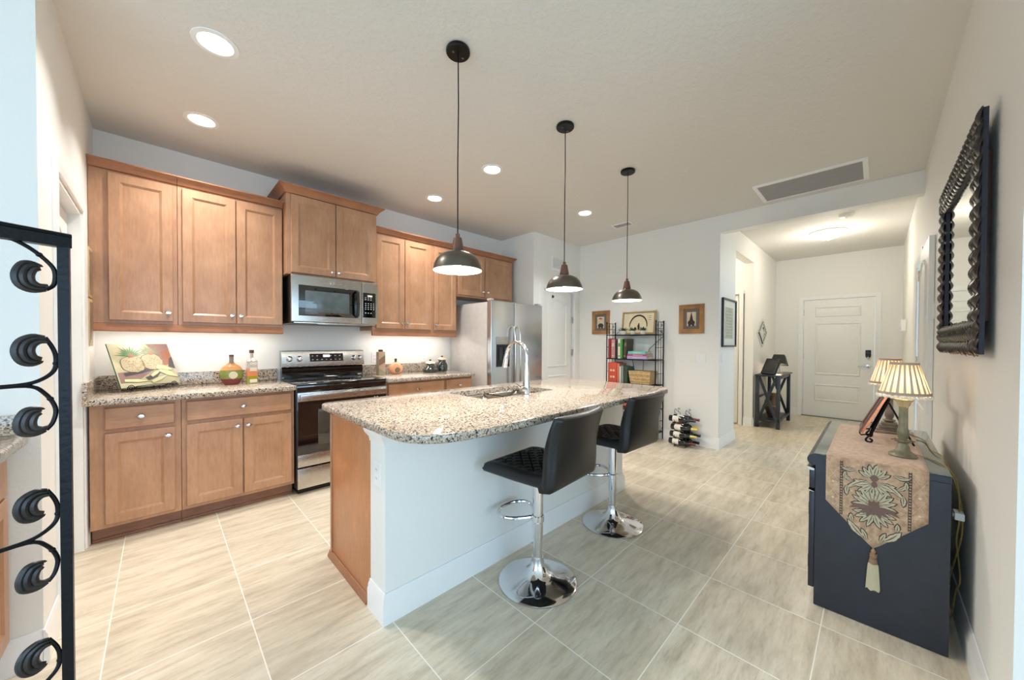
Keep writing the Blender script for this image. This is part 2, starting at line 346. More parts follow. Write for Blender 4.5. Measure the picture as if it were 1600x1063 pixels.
def base_profile(h=.135, t=.016):
    return [(0, 0), (t, 0), (t, h*.70), (t*.72, h*.78), (t*.75, h*.84), (t*.4, h*.93), (t*.3, h), (0, h)]
def baseboard(mb, x0, y0, x1, y1, nx, ny):
    pr = base_profile(); rows = [[Vector((px+nx*t, py+ny*t, z)) for t, z in pr] for px, py in ((x0, y0), (x1, y1))]
    mb.grid(rows, closed_v=True, cap=True)
g = .001
b = MB(); baseboard(b, 1.72, YR+g, 4.62, YR+g, 0, 1); baseboard(b, 5.48, YR+g, XF, YR+g, 0, 1); struct(b, 'baseboard_right', M['trim'])
b = MB(); baseboard(b, XH-g, YS-.016, XH-g, 3.30, -1, 0); baseboard(b, XH, YS-g, 5.43, YS-g, 0, -1); baseboard(b, 6.45, YS-g, XF, YS-g, 0, -1); baseboard(b, 6.449, YS, 6.449, 1.43, -1, 0); baseboard(b, 5.431, YS, 5.431, 3.2, 1, 0); struct(b, 'baseboard_hall', M['trim'])
b = MB(); baseboard(b, XF-g, YR, XF-g, -.06, -1, 0); baseboard(b, XF-g, .975, XF-g, YS, -1, 0); struct(b, 'baseboard_front', M['trim'])
b = MB(); baseboard(b, -4.08, 2.284, XL, 2.284, 0, -1); baseboard(b, XL+g, 2.27, XL+g, 2.545, 1, 0); struct(b, 'baseboard_left', M['trim'])
b = MB(); baseboard(b, 3.775, 3.299, 3.80, 3.299, 0, -1); baseboard(b, 4.66, 3.299, XH, 3.299, 0, -1); struct(b, 'baseboard_back', M['trim'])

def casing(mb, axis, base, out, u0, u1, zt, wd=.057):
    """door casing around an opening u0..u1, height zt, standing out of the wall plane 'base' in direction out (+1/-1)"""
    pr = [(0, 0), (0, .018), (wd*.3, .018), (wd*.55, .013), (wd*.9, .012), (wd, .008), (wd, 0)]  # (distance from outer edge inwards, thickness)
    def P(u, z, t):
        return Vector((u, base+out*t, z)) if axis == 'y' else Vector((base+out*t, u, z))
    rows = []
    for (cu, cz, du, dz) in ((u0-wd, 0.001, 1, 0), (u0-wd, zt+wd, 1, -1), (u1+wd, zt+wd, -1, -1), (u1+wd, 0.001, -1, 0)):
        rows.append([P(cu+du*d, cz+dz*d, t+.0005) for d, t in pr])
    mb.grid(rows, closed_v=True, cap=True)
b = MB(); casing(b, 'x', XL, 1, 2.60, 3.36, 2.04)
for a in ((2.60, 2.62), (3.34, 3.36)): b.box(XL-T, a[0], 0, XL, a[1], 2.04)
b.box(XL-T, 2.62, 2.02, XL, 3.34, 2.04); struct(b, 'trim_1', M['trim'])
b = MB(); casing(b, 'y', 3.30, -1, 3.86, 4.60, 2.04); b.box(3.86, 3.30, 0, 3.875, 3.42, 2.04); b.box(4.585, 3.30, 0, 4.60, 3.42, 2.04); struct(b, 'trim_2', M['trim'])
b = MB(); casing(b, 'x', XF, -1, 0, .915, 2.035); b.box(XF, 0, 0, XF+T, .012, 2.035); b.box(XF, .903, 0, XF+T, .915, 2.035); struct(b, 'trim_3', M['trim'])
b = MB(); casing(b, 'y', YR, 1, 4.68, 5.42, 2.04); b.box(4.68, YR-T, 0, 4.70, YR, 2.04); b.box(5.40, YR-T, 0, 5.42, YR, 2.04); struct(b, 'trim_4', M['trim'])
b = MB(); casing(b, 'x', 6.45, -1, 1.50, 2.30, 2.04); struct(b, 'trim_5', M['trim'])

def arch_panel(mb, conv, u0, u1, v0, v1, rise, n=12):
    """raised panel with an arched top: conv(u,v,d) -> point"""
    def ring(i, d):
        pts = [conv(u0+i, v0+i, d), conv(u1-i, v0+i, d)]
        for k in range(n+1):
            t = k/n; u = (u1-i)+((u0+i)-(u1-i))*t; s_ = math.sin(PI*t)**1.5
            pts.append(conv(u, v1-i+rise*s_, d))
        return pts
    rows = [ring(0, 0.0005), ring(.008, .011), ring(.020, .011), ring(.028, .0012), ring(.05, .005)]
    vs = mb.grid(rows, closed_v=True); mb._f(vs[-1])
def panel_door(name, conv, u0, u1, z0, z1, th, arch=True, label=None):
    b = MB()
    # leaf as two skins so that the panels read as recessed
    def add(c):
        b.grid([[c(u0, z0, d), c(u1, z0, d), c(u1, z1, d), c(u0, z1, d)] for d in (-th, 0)], closed_v=True, cap=True)
        wdt = u1-u0; m_ = .115
        arch_panel(b, c, u0+m_, u1-m_, z0+.90, z1-.18, .07 if arch else 0)
        arch_panel(b, c, u0+m_, u1-m_, z0+.20, z0+.78, 0)
    add(conv)
    return b
# door 1: front door
b = MB(); b.box(XF+.02, .014, .012, XF+.062, .901, 2.03)
for z0, z1 in ((1.735, 1.91), (.735, 1.63), (.28, .57)):
    b.rings(.17, .745, z0, z1, [(0, .0005), (.008, .013), (.02, .013), (.03, .0012), (.05, .008)], '-x', XF+.02, back=False)
front = struct(b, 'door_1', M['door'], smooth=30)
b = MB(); b.box(XF+.008, .05, 1.06, XF+.02, .115, 1.17, .006); b.lathe([(.0, -.028), (.024, -.026), (.028, -.012), (.03, 0)], (XF+.01, .083, 1.065), 20, 'x'); b.mats = [M['black'], M['nickel']]
for f in b.bm.faces:
    if len(f.verts) == 4 and f.calc_center_median().z < 1.055: f.material_index = 1
o = b.build('deadbolt', M['black'], front); o['label'] = 'black keypad with silver thumb turn'
b = MB(); b.lathe([(0, -.016), (.03, -.014), (.033, 0)], (XF+.02, .083, .905), 20, 'x'); b.tube([(XF+.0, .083, .905), (XF-.02, .09, .905), (XF-.022, .13, .903), (XF-.02, .20, .90)], [.011, .011, .009, .007], 10)
b.build('door_handle', M['nickel'], front)['label'] = 'satin nickel lever handle'
b = MB(); b.lathe([(0, -.004), (.01, -.003), (.012, 0)], (XF+.02, .457, 1.53), 12, 'x'); b.build('peephole', M['nickel'], front)
for z in (.25, 1.05, 1.82):
    b = MB(); b.tube([(XF+.012, .905, z-.05), (XF+.012, .905, z+.05)], .007, 8); b.build('hinge', M['nickel'], front)
b = MB(); b.box(XF-.03, 0, .0, XF+.1, .915, .012, .003); struct(b, 'trim_6', C('threshold_metal', (120, 116, 112), .4))
# door 2: pantry door on the left wall
d2 = struct(panel_door('d', lambda u, v, d: Vector((XL-.05+d, u, v)), 2.625, 3.325, .01, 2.012, .035), 'door_2', M['door'], smooth=30)
b = MB(); b.box(XL-.11, 3.325, .01, XL-.10, 3.34, 2.02); b.box(XL-.11, 2.62, 2.012, XL-.1, 3.34, 2.02); o = b.build('gap_shade_strip', C('painted_gap_shade', (70, 74, 78), .8), d2)  # dark strips behind the leaf, coloured as the shade between door and jamb
# door 3: far pantry door beside the refrigerator
d3 = struct(panel_door('d', lambda u, v, d: Vector((u, 3.33-d, v)), 3.88, 4.56, .01, 2.03, .035), 'door_3', M['door'], smooth=30)
for z in (.28, 1.12, 1.62):
    b = MB(); b.box(4.562, 3.31, z-.045, 4.60, 3.318, z+.045, .002); b.tube([(4.575, 3.306, z-.05), (4.575, 3.306, z+.05)], .008, 8); b.build('hinge', M['nickel'], d3)
b = MB(); b.tube([(4.10, 3.322, 1.935), (4.10, 3.305, 1.93), (4.10, 3.302, 1.955)], .005, 6); b.box(4.09, 3.318, 1.925, 4.11, 3.328, 1.965, .002); b.build('hook', M['iron'], d3)
b = MB(); b.box(4.561, 3.36, .01, 4.585, 3.37, 2.03); b.build('gap_shade_strip', C('painted_gap_shade', (70, 74, 78), .8), d3)  # strip at the hinge side, its dark colour standing in for the gap's shade
# door 4: door leaf folded back against the right wall, with its lever and hinges
YD = YR+.030
d4 = struct(panel_door('d', lambda u, v, d: Vector((u, YD+d, v)), 3.86, 4.60, .012, 2.035, .028), 'door_4', M['door'], smooth=30)
b = MB(); b.lathe([(0, .014), (.028, .012), (.03, 0)], (3.92, YD, .93), 16, 'y'); b.tube([(3.92, YD+.01, .93), (3.92, YD+.045, .93), (3.97, YD+.05, .93), (4.03, YD+.048, .928)], [.01, .01, .008, .006], 8); b.build('door_handle', M['nickel'], d4)
for z in (.25, 1.12, 1.85):
    b = MB(); b.box(4.60, YD-.006, z-.045, 4.64, YD, z+.045, .001); b.tube([(4.612, YD+.004, z-.045), (4.612, YD+.004, z+.045)], .008, 8); b.build('hinge', M['nickel'], d4)
# door 5: half-open door in the side hall
d5 = struct(panel_door('d', lambda u, v, d: Vector((6.50+d*.1, u, v)), 1.52, 2.28, .012, 2.03, .03), 'door_5', M['door'], smooth=30)
# ---------------------------------------------------------------- kitchen cabinets
def knob(parent, x, y, z):
    b = MB(); b.lathe([(.006, 0), (.006, -.012), (.015, -.016), (.017, -.022), (.012, -.028), (0, -.029)], (x, y, z), 16, 'y', sx=1.15, sy=.85)
    return b.build('knob', M['chrome'], parent)
def shaker(parent, x0, x1, z0, z1, yf, name='door', kn=None, rail=.057):
    """recessed-panel front facing -Y whose face is at yf"""
    b = MB(); b.rings(x0, x1, z0, z1, [(0, .0), (0, .017), (.003, .02), (rail-.002, .02), (rail, .0185), (rail+.011, .011), (rail+.012, .0095)], '-y', yf+.02)
    d = b.build(name, M['maple'], parent, smooth=20)
    if kn: knob(d, kn[0], yf, kn[1])
    return d
def slab(parent, x0, x1, z0, z1, yf, kn=None):
    b = MB(); b.rings(x0, x1, z0, z1, [(0, 0), (0, .014), (.006, .02)], '-y', yf+.02)
    d = b.build('drawer', M['maple_x'], parent, smooth=20)
    if kn: knob(d, kn[0], yf, kn[1])
    return d
def crown(parent, x0, x1, yf, yb, z0, z1, over, l=0, r=0):
    b = MB(); h = z1-z0; prof = [(0, 0), (.012, .004), (.016, h*.2), (over*.55, h*.55), (over*.9, h*.82), (over, h*.86), (over, h)]
    rows = [[(x0-l*o, yb, z0+z), (x0-l*o, yf-o, z0+z), (x1+r*o, yf-o, z0+z), (x1+r*o, yb, z0+z)] for o, z in prof]
    vs = b.grid([[Vector(p) for p in rw] for rw in rows], closed_v=True); b._f(vs[-1]); b._f(list(reversed(vs[0])))
    return b.build('crown_moulding', M['crown'], parent, smooth=20)
def light_rail(parent, x0, x1, yf, z0, z1, yb=None):
    b = MB(); b.prism([(yf, z1), (yf-.004, z1), (yf-.010, z0+.03), (yf-.014, z0+.006), (yf-.008, z0), (yf+.016, z0), (yf+.016, z1)], 'x', x0, x1)
    if yb: b.box(x1-.016, yf+.016, z0+.004, x1, yb, z1)
    return b.build('light_rail', M['crown'], parent, smooth=20)
def body(parent, x0, x1, y0, y1, z0, z1, name='body'):
    b = MB(); b.box(x0, y0, z0, x1, y1, z1, .0015, 1); return b.build(name, M['maple'], parent)
E1 = .001
YU, YUB = 3.63, YB-E1       # face frame and back of the wall cabinets
up = 'maple wall cabinets'
def upper(label, x0, x1, z0, z1, doors, yf=YU, cz=(2.42, 2.475), over=.05, l=0, r=0, rail=True, railx=None, cx=None):
    t = thing('wall_cabinet', label, 'cabinet', ((x0+x1)/2, yf+.15, z0), up)
    body(t, x0+E1, x1-E1, yf, YUB, z0, z1)
    for a, c_, k in doors: shaker(t, a, c_, z0+.022, z1-.018, yf-.021, kn=(k, z0+.085))
    a, c_ = cx or (x0+E1, x1-E1); crown(t, a, c_, yf, YUB, z1+.0, cz[1], over, l, r)
    if rail: light_rail(t, *(railx or (x0+.0002, x1)), yf+.001, z0-.055, z0-E1)
    return t
upper('tall maple wall cabinet with one wide door, in the corner by the white pantry door', XL+E1, .095, 1.39, 2.42, [(-.245, .07, .045)])
upper('tall maple wall cabinet with two doors, left of the microwave', .095, .765, 1.39, 2.42, [(.121, .437, .41), (.443, .757, .468)])
t = thing('wall_cabinet', 'short raised maple wall cabinet with two doors over the microwave', 'cabinet', (1.155, 3.6, 1.85), up)
body(t, .768, 1.55, 3.52, YUB, 1.85, 2.545); shaker(t, .80, 1.158, 1.865, 2.53, 3.499, kn=(1.13, 1.90)); shaker(t, 1.164, 1.522, 1.865, 2.53, 3.499, kn=(1.192, 1.90))
crown(t, .768, 1.55, 3.52, YUB, 2.535, 2.60, .062, 1, 1)
upper('maple wall cabinet with two narrow doors, right of the microwave', 1.553, 2.262, 1.39, 2.40, [(1.589, 1.905, 1.88), (1.911, 2.235, 1.937)], cz=(0, 2.455))
upper('maple wall cabinet with a single narrow door, beside the refrigerator', 2.262, 2.598, 1.39, 2.40, [(2.278, 2.588, 2.302)], cz=(0, 2.455))
t = upper('short maple wall cabinet with two doors above the refrigerator', 2.60, 3.565, 1.84, 2.40, [(2.625, 3.045, 3.01), (3.055, 3.535, 3.09)], cz=(0, 2.455), rail=False, r=1)
# base cabinets
YBF = 3.35
lo = 'maple base cabinets'
def base(label, x0, x1, drs, dws):
    t = thing('base_cabinet', label, 'cabinet', ((x0+x1)/2, 3.6, 0), lo)
    body(t, x0+E1, x1-E1, YBF, YUB, .10, .874)
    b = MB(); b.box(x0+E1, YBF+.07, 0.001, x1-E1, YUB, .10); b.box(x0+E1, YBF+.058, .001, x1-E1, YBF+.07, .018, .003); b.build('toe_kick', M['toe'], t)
    for a, c_, k in dws: slab(t, a, c_, .715, .852, YBF-.021, (k, .785))
    for a, c_, k in drs: shaker(t, a, c_, .125, .69, YBF-.021, kn=(k, .64))
    return t
base('maple base cabinet with one drawer over one door, under the cutting board', XL+.022, .10, [(-.25, .068, .035)], [(-.25, .068, -.09)])
base('maple base cabinet with one wide drawer over two doors, left of the range', .10, .782, [(.125, .438, .408), (.446, .76, .476)], [(.125, .76, .445)])
base('maple base cabinet with wide drawer, right of the range', 1.560, 2.245, [(1.586, 1.905, 1.87), (1.913, 2.225, 1.94)], [(1.586, 2.225, 1.905)])
base('narrow maple base cabinet with small drawer, beside the refrigerator', 2.245, 2.625, [(2.262, 2.61, 2.30)], [(2.262, 2.61, 2.435)])

# ---------------------------------------------------------------- granite
def slab_top(b, outline, z0, z1, bev=.006, hole=None):
    """slab from a counter-clockwise outline; hole=(x0,y0,x1,y1)"""
    def inset(poly, d):
        n = len(poly); out = []
        for i in range(n):
            p, a, c_ = Vector(poly[i]), Vector(poly[i-1]), Vector(poly[(i+1) % n])
            e1 = (p-a).normalized(); e2 = (c_-p).normalized(); n1 = Vector((-e1.y, e1.x)); n2 = Vector((-e2.y, e2.x)); bs = n1+n2
            if bs.length < 1e-6: bs = n1
            bs.normalize(); k = d/max(.4, bs.dot(n1)); out.append(p+bs*k)
        return out
    lv = [(bev, z0), (0, z0+bev), (0, z1-bev), (bev*.3, z1-bev*.3), (bev, z1)]
    vs = b.grid([[Vector((q.x, q.y, z)) for q in inset(outline, d)] for d, z in lv], closed_v=True)
    if not hole: b._f(vs[-1]); b._f(list(reversed(vs[0]))); return
    hx0, hy0, hx1, hy1 = hole
    hb = [[b.bm.verts.new((x, y, z)) for x, y in ((hx0, hy0), (hx1, hy0), (hx1, hy1), (hx0, hy1))] for z in (z0, z1)]
    for i in range(4): b._f([hb[0][i], hb[0][(i+1) % 4], hb[1][(i+1) % 4], hb[1][i]])
    for row, hr in ((vs[-1], hb[1]), (vs[0], hb[0])):
        n = len(row)
        def near(x, y): return min(range(n), key=lambda i: (row[i].co.x-x)**2+(row[i].co.y-y)**2)
        xs = [v.co.x for v in row]; ys = [v.co.y for v in row]
        cr = [near(min(xs), min(ys)), near(max(xs), min(ys)), near(max(xs), max(ys)), near(min(xs), max(ys))]
        for k in range(4):
            i, j = cr[k], cr[(k+1) % 4]; seq = []
            q = i
            while True:
                seq.append(row[q])
                if q == j: break
                q = (q+1) % n
            b._f(seq+[hr[(k+1) % 4], hr[k]])
def rc(x, y, r, a0, a1, n=8): return arc(x, y, r, a0, a1, n)
t = thing('countertop', 'speckled granite countertop with backsplash, between the left wall and the range', 'countertop', (.22, 3.6, .876), 'granite tops')
b = MB(); slab_top(b, [(XL+E1, 3.275), (.775, 3.275), (.783, 3.283), (.783, YUB), (XL+E1, YUB)], .876, .914); b.build('slab', M['granite'], t, smooth=50)
b = MB(); b.box(XL+E1, YUB-.02, .9145, .783, YUB, 1.015, .002); b.box(XL+E1, 3.30, .9145, XL+.021, YUB-.021, 1.015, .002); b.build('backsplash', M['granite'], t)
t = thing('countertop', 'speckled granite countertop with backsplash, between the range and the refrigerator', 'countertop', (2.1, 3.6, .876), 'granite tops')
b = MB(); slab_top(b, [(1.558, 3.283), (1.566, 3.275)]+rc(2.60, 3.315, .04, -90, 0)+[(2.64, YUB), (1.558, YUB)], .876, .914); b.build('slab', M['granite'], t, smooth=50)
b = MB(); b.box(1.558, YUB-.02, .9145, 2.64, YUB, 1.015, .002); b.build('backsplash', M['granite'], t)
# short counter at the far left, seen behind the iron rack
t = thing('countertop', 'granite counter end seen behind the black iron scroll rack', 'countertop', (-.9, 2.0, .876))
b = MB(); slab_top(b, [(-1.05, 1.50), (-.36, 1.50), (-.36, 2.25), (-.372, 2.262), (-.39, 2.268), (-1.05, 2.268)], .876, .914); b.build('slab', M['granite'], t, smooth=50)
b = MB(); b.box(-1.05, 2.262, .9145, -.392, 2.283, .988, .002); b.build('backsplash', M['granite'], t)
t = thing('base_cabinet', 'maple cabinet end seen behind the black iron scroll rack', 'cabinet', (-.7, 1.9, 0))
b = MB(); b.box(-1.0, 1.52, .14, -.425, 2.262, .874, .002); b.build('body', M['maple'], t)
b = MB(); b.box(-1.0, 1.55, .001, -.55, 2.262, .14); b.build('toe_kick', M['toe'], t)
for z0, z1, nm in ((.70, .86, 'drawer'), (.155, .69, 'door')):
    b = MB(); b.rings(1.56, 2.235, z0, z1, [(0, 0), (0, .017), (.003, .02), (.057, .02), (.064, .012)] if nm == 'door' else [(0, 0), (0, .014), (.006, .02)], '+x', -.424); d = b.build(nm, M['maple'], t, smooth=20)
    k = MB(); k.sphere((-.395, 1.90 if nm == 'drawer' else 1.62, (z0+z1)/2 if nm == 'drawer' else z1-.05), .014, 12); k.build('knob', M['chrome'], d)

# ---------------------------------------------------------------- island
IX0, IX1 = .715, 2.88
b = MB(); b.box(IX0, 1.535, 0, IX1-.016, 1.69, .874); struct(b, 'wall_island', M['wall'], smooth=0)
b = MB(); pr = base_profile()
path = [(IX0, 1.69), (IX0, 1.535), (IX1-.016, 1.535), (IX1-.016, 1.69)]; offs = [(-1, 0), (-1, -1), (1, -1), (1, 0)]
b.grid([[Vector((px+ox*(tt+.001), py+oy*(tt+.001), z)) for tt, z in pr] for (px, py), (ox, oy) in zip(path, offs)], closed_v=True, cap=True); struct(b, 'baseboard_island', M['trim'])
b = MB(); prt = [(0, .80), (.004, .80), (.008, .82), (.028, .845), (.034, .858), (.034, .872), (0, .872)]
b.grid([[Vector((px+ox*(tt+.001), py+oy*(tt+.001), z)) for tt, z in prt] for (px, py), (ox, oy) in zip([(IX0, 1.69), (IX0, 1.535), (IX0+.06, 1.535)], [(-1, 0), (-1, -1), (0, -1)])], closed_v=True, cap=True); struct(b, 'trim_7', M['trim'])
t = thing('kitchen_island_cabinet', 'maple island cabinet with plain wooden end panel behind the white half wall', 'cabinet', (1.8, 1.97, 0))
b = MB(); b.box(IX0+.015, 1.692, .10, IX1-.015, 2.22, .67); b.box(IX0+.015, 1.692, .67, 1.42, 2.22, .874); b.box(2.14, 1.692, .67, IX1-.015, 2.22, .874); b.box(1.42, 2.13, .67, 2.14, 2.22, .874); b.build('body', M['maple'], t)
b = MB(); b.box(IX0, 1.692, .001, IX0+.014, 2.225, .874, .001); b.build('end_panel', wood('maple_end_panel', (206, 142, 96), (190, 126, 82), 'z', .35), t)
b = MB(); b.box(IX0-.006, 2.225, .001, IX0+.02, 2.245, .874, .002); b.build('corner_trim', M['maple'], t)
b = MB(); b.prism([(IX0-.001, .001), (IX0-.018, .001), (IX0-.018, .008), (IX0-.010, .022), (IX0-.006, .034), (IX0-.001, .036)], 'y', 1.71, 2.26); b.build('shoe_moulding', M['crown'], t)
b = MB(); b.box(IX1-.014, 1.692, .001, IX1, 2.225, .874); b.build('end_panel', M['maple'], t)
b = MB(); b.box(IX0+.02, 1.70, .001, IX1-.02, 2.15, .10); b.build('toe_kick', M['toe'], t)
for k in range(4):
    a = IX0+.04+k*.53; f_ = MB(); f_.rings(a, a+.50, .125, .85, [(0, 0), (0, .017), (.003, .02), (.057, .02), (.064, .012)], '+y', 2.221); d = f_.build('door', M['maple'], t, smooth=20)
    q = MB(); q.sphere((a+.44, 2.253, .78), .014, 10); q.build('knob', M['chrome'], d)
CX0, CX1, CY0, CY1 = .655, 2.935, 1.125, 2.265
out = rc(CX0+.30, CY0+.22, .25, 195, 262, 9)
out = [(CX0, CY0+.30)] + [(CX0+.004, CY0+.21), (CX0+.022, CY0+.145), (CX0+.06, CY0+.085), (CX0+.12, CY0+.042), (CX0+.20, CY0+.018), (CX0+.32, CY0+.004), (CX0+.45, CY0)]
out += [(CX1-.20, CY0), (CX1-.12, CY0+.006), (CX1-.06, CY0+.03), (CX1-.02, CY0+.075), (CX1, CY0+.15)]
out += rc(CX1-.06, CY1-.06, .06, 0, 90, 6) + rc(CX0+.06, CY1-.06, .06, 90, 180, 6)
HOLE = (1.44, 1.70, 2.12, 2.10)
b = MB(); slab_top(b, out, .876, .914, .008, HOLE); o = b.build('island_countertop', M['granite'], smooth=50)
tag(o, 'long speckled granite island countertop with rounded corners', 'countertop', 'granite tops')
t = thing('sink', 'double-bowl stainless undermount sink in the island top', 'sink', (1.78, 1.9, .70))
for a, c_ in ((1.432, 1.765), (1.795, 2.128)):
    b = MB(); y0, y1, zt = 1.692, 2.108, .8755
    rows = [[(a+i, y0+i, z), (c_-i, y0+i, z), (c_-i, y1-i, z), (a+i, y1-i, z)] for i, z in ((0, zt), (.008, zt-.01), (.014, zt-.15), (.05, zt-.175))]
    vs = b.grid([[Vector(p) for p in r_] for r_ in rows], closed_v=True); b._f(vs[-1])
    rows = [[(a-i, y0-i, z), (c_+i, y0-i, z), (c_+i, y1+i, z), (a-i, y1+i, z)] for i, z in ((0, zt), (.001, zt-.18))]
    vs = b.grid([[Vector(p) for p in r_] for r_ in rows], closed_v=True); b._f(vs[-1]); d = b.build('basin', M['sinksteel'], t, smooth=40)
    q = MB(); q.lathe([(0, .001), (.03, .002), (.042, .004), (.045, 0)], ((a+c_)/2, 1.90, zt-.175), 20); q.build('drain', M['chrome'], d)
b = MB(); b.box(1.766, 1.692, .72, 1.794, 2.108, .858, .004); b.build('divider', M['sinksteel'], t)
FX, FY = 1.768, 1.655
t = thing('kitchen_faucet', 'chrome gooseneck faucet standing on the island at the sink', 'faucet', (FX, FY, .9145))
b = MB(); b.lathe([(.031, 0), (.031, .006), (.026, .012), (.025, .06), (.022, .10), (.017, .17), (.0135, .22)], (FX, FY, .9145), 24); b.build('body', M['chrome'], t)
pts = [(FX, FY, 1.13)] + [(FX, FY+.098-.098*math.cos(math.radians(a)), 1.175+.098*math.sin(math.radians(a))) for a in range(0, 171, 10)]
b = MB(); b.tube(pts, .0125, 14); b.build('neck', M['chrome'], t)
p = Vector(pts[-1]); q = Vector((FX, p.y+.022, p.z-.10)); b = MB(); b.tube([p, p.lerp(q, .1), p.lerp(q, .35), q], [.014, .0165, .017, .0185], 16); b.build('spray_head', M['chrome'], t)
b = MB(); b.tube([(FX-.02, FY, .955), (FX-.05, FY, .96), (FX-.058, FY, .96)], [.019, .019, .017], 14); b.tube([(FX-.05, FY, .962), (FX-.075, FY+.01, .985), (FX-.10, FY+.015, 1.0)], [.008, .007, .005], 8); b.build('handle', M['chrome'], t)

# ---------------------------------------------------------------- range
RX0, RX1, RYF = .789, 1.553, 3.30
t = thing('range', 'stainless and black freestanding electric range between the base cabinets', 'stove', (1.17, 3.6, 0))
b = MB(); b.box(RX0, RYF+.03, .05, RX1, 3.93, .905, .003); b.build('body', M['black'], t)
b = MB(); b.box(RX0, RYF+.005, .905, RX1, 3.86, .922, .005); b.build('cooktop', M['blackgl'], t)['label'] = 'black glass cooktop'
for i, (x, y, r) in enumerate(((.98, 3.46, .10), (1.36, 3.46, .085), (.98, 3.72, .075), (1.36, 3.72, .10))):
    b = MB()
    for rr in (r, r*.62): b.lathe([(rr-.002, .0), (rr-.002, .0006), (rr, .0006), (rr, 0)], (x, y, .9222), 36, cap=False)
    b.build('burner_ring', C('burner_grey', (86, 88, 92), .3), t)
b = MB(); b.box(RX0+.003, RYF+.012, .855, RX1-.003, RYF+.03, .905, .004); b.build('front_lip', M['blackgl'], t)
b = MB(); b.box(RX0+.004, RYF, .235, RX1-.004, RYF+.03, .853, .004); d = b.build('oven_door', M['blackgl'], t)
b = MB(); b.box(RX0+.006, RYF-.006, .235, RX1-.006, RYF-.0005, .335, .002); b.build('door_trim', M['steel'], d)
b = MB(); b.rings(RX0+.16, RX1-.16, .40, .70, [(0, 0), (.003, .002)], '-y', RYF-.0003); b.build('window', M['ovenwin'], d)
b = MB(); b.box(RX0+.006, RYF-.006, .775, RX1-.006, RYF-.0005, .846, .002); b.box(RX0+.02, RYF-.040, .785, RX1-.02, RYF-.022, .838, .006); b.box(RX0+.03, RYF-.024, .80, RX0+.06, RYF-.004, .83); b.box(RX1-.06, RYF-.024, .80, RX1-.03, RYF-.004, .83); b.build('handle', M['steel'], d)
for xx in (1.43, 1.455):
    b = MB(); b.box(xx, RYF-.001, .752, xx+.012, RYF-.0003, .758); b.build('badge', M['plate'], d)
b = MB(); b.box(RX0+.005, RYF-.004, .055, RX1-.005, RYF+.028, .222, .004); b.build('storage_drawer', M['steel'], t)
b = MB(); b.box(RX0+.02, RYF+.06, .001, RX1-.02, 3.90, .05); b.build('plinth', M['black'], t)
BG = 3.862
b = MB(); b.prism([(BG, .9225), (BG, 1.01), (BG+.022, 1.03), (BG+.03, 1.02), (BG+.07, 1.02), (BG+.07, .9225)], 'x', RX0+.015, RX1-.004); b.build('vent_riser', M['blackgl'], t)
b = MB(); b.prism([(BG-.018, 1.028), (BG-.020, 1.035), (BG+.004, 1.176), (BG+.012, 1.182), (BG+.07, 1.182), (BG+.07, 1.028)], 'x', RX0+.01, RX1+.004); bg_ = b.build('backguard', M['steel'], t)
def bgp(x, z, d=0): return (x, BG-.0165-d+(z-1.035)*.170, z)
b = MB(); b.grid([[Vector(bgp(1.035, 1.075, .001)), Vector(bgp(1.345, 1.075, .001)), Vector(bgp(1.345, 1.152, .001)), Vector(bgp(1.035, 1.152, .001))], [Vector(bgp(1.035, 1.075, .006)), Vector(bgp(1.345, 1.075, .006)), Vector(bgp(1.345, 1.152, .006)), Vector(bgp(1.035, 1.152, .006))]], closed_v=True, cap=True)
cp = b.build('control_panel', M['blackgl'], bg_)
b = MB()
def mark(b, x, z, w_, h_): b.grid([[Vector(bgp(x, z, d)), Vector(bgp(x+w_, z, d)), Vector(bgp(x+w_, z+h_, d)), Vector(bgp(x, z+h_, d))] for d in (.0062, .0068)], closed_v=True, cap=True)
for i in range(7):
    for z in (1.09, 1.128):
        if 2 <= i <= 3 and z > 1.1: continue
        mark(b, 1.052+i*.042, z, .014, .005)
b.build('touch_keys', M['plate'], cp)
b = MB(); mark(b, 1.155, 1.118, .062, .022); b.build('clock_display', emit('clock_glow', (225, 240, 255), 1.2), cp)['label'] = 'lit pale clock digits'
for x in (.862, .945, 1.455, 1.515):
    z = 1.105; c0 = bgp(x, z)
    b = MB(); b.lathe([(.027, 0), (.027, -.008), (.022, -.012), (.02, -.030), (.016, -.034), (0, -.034)], c0, 20, 'y'); b.box(x-.004, c0[1]-.040, z-.018, x+.004, c0[1]-.033, z+.018, .001); b.build('knob', M['chrome'], bg_)
b = MB(); b.box(1.49, 3.845, .9225, 1.53, 3.861, .935, .002); b.build('corner_cap', M['steel'], t)

# ---------------------------------------------------------------- microwave
MX0, MX1, MY, MZ0, MZ1 = .793, 1.545, 3.475, 1.43, 1.846
t = thing('microwave_oven', 'stainless over-the-range microwave under the short raised cabinet', 'microwave', (1.17, 3.7, 1.43))
b = MB(); b.box(MX0, MY+.03, MZ0, MX1, YUB, MZ1, .003); b.build('body', M['black'], t)
b = MB(); b.box(MX0, MY, MZ0+.012, 1.388, MY+.03, MZ1, .008, 3); d = b.build('door', M['steel'], t)
b = MB(); b.rings(MX0+.055, 1.352, MZ0+.065, MZ1-.085, [(0, 0), (0, .001), (.003, .003)], '-y', MY+.0005); w_ = b.build('window', M['blackgl'], d)
b = MB(); b.rings(MX0+.105, 1.27, MZ0+.10, MZ1-.13, [(0, 0), (.002, .001)], '-y', MY-.0024); b.build('window_mesh', flat('microwave_window', (84, 96, 100), .06, 0, .8, vary=.2), w_)
b = MB(); b.tube([(1.335, MY, MZ0+.075), (1.337, MY-.035, MZ0+.085), (1.34, MY-.042, MZ0+.20), (1.337, MY-.035, MZ1-.105), (1.335, MY, MZ1-.095)], .011, 12); b.build('handle', M['black'], d)
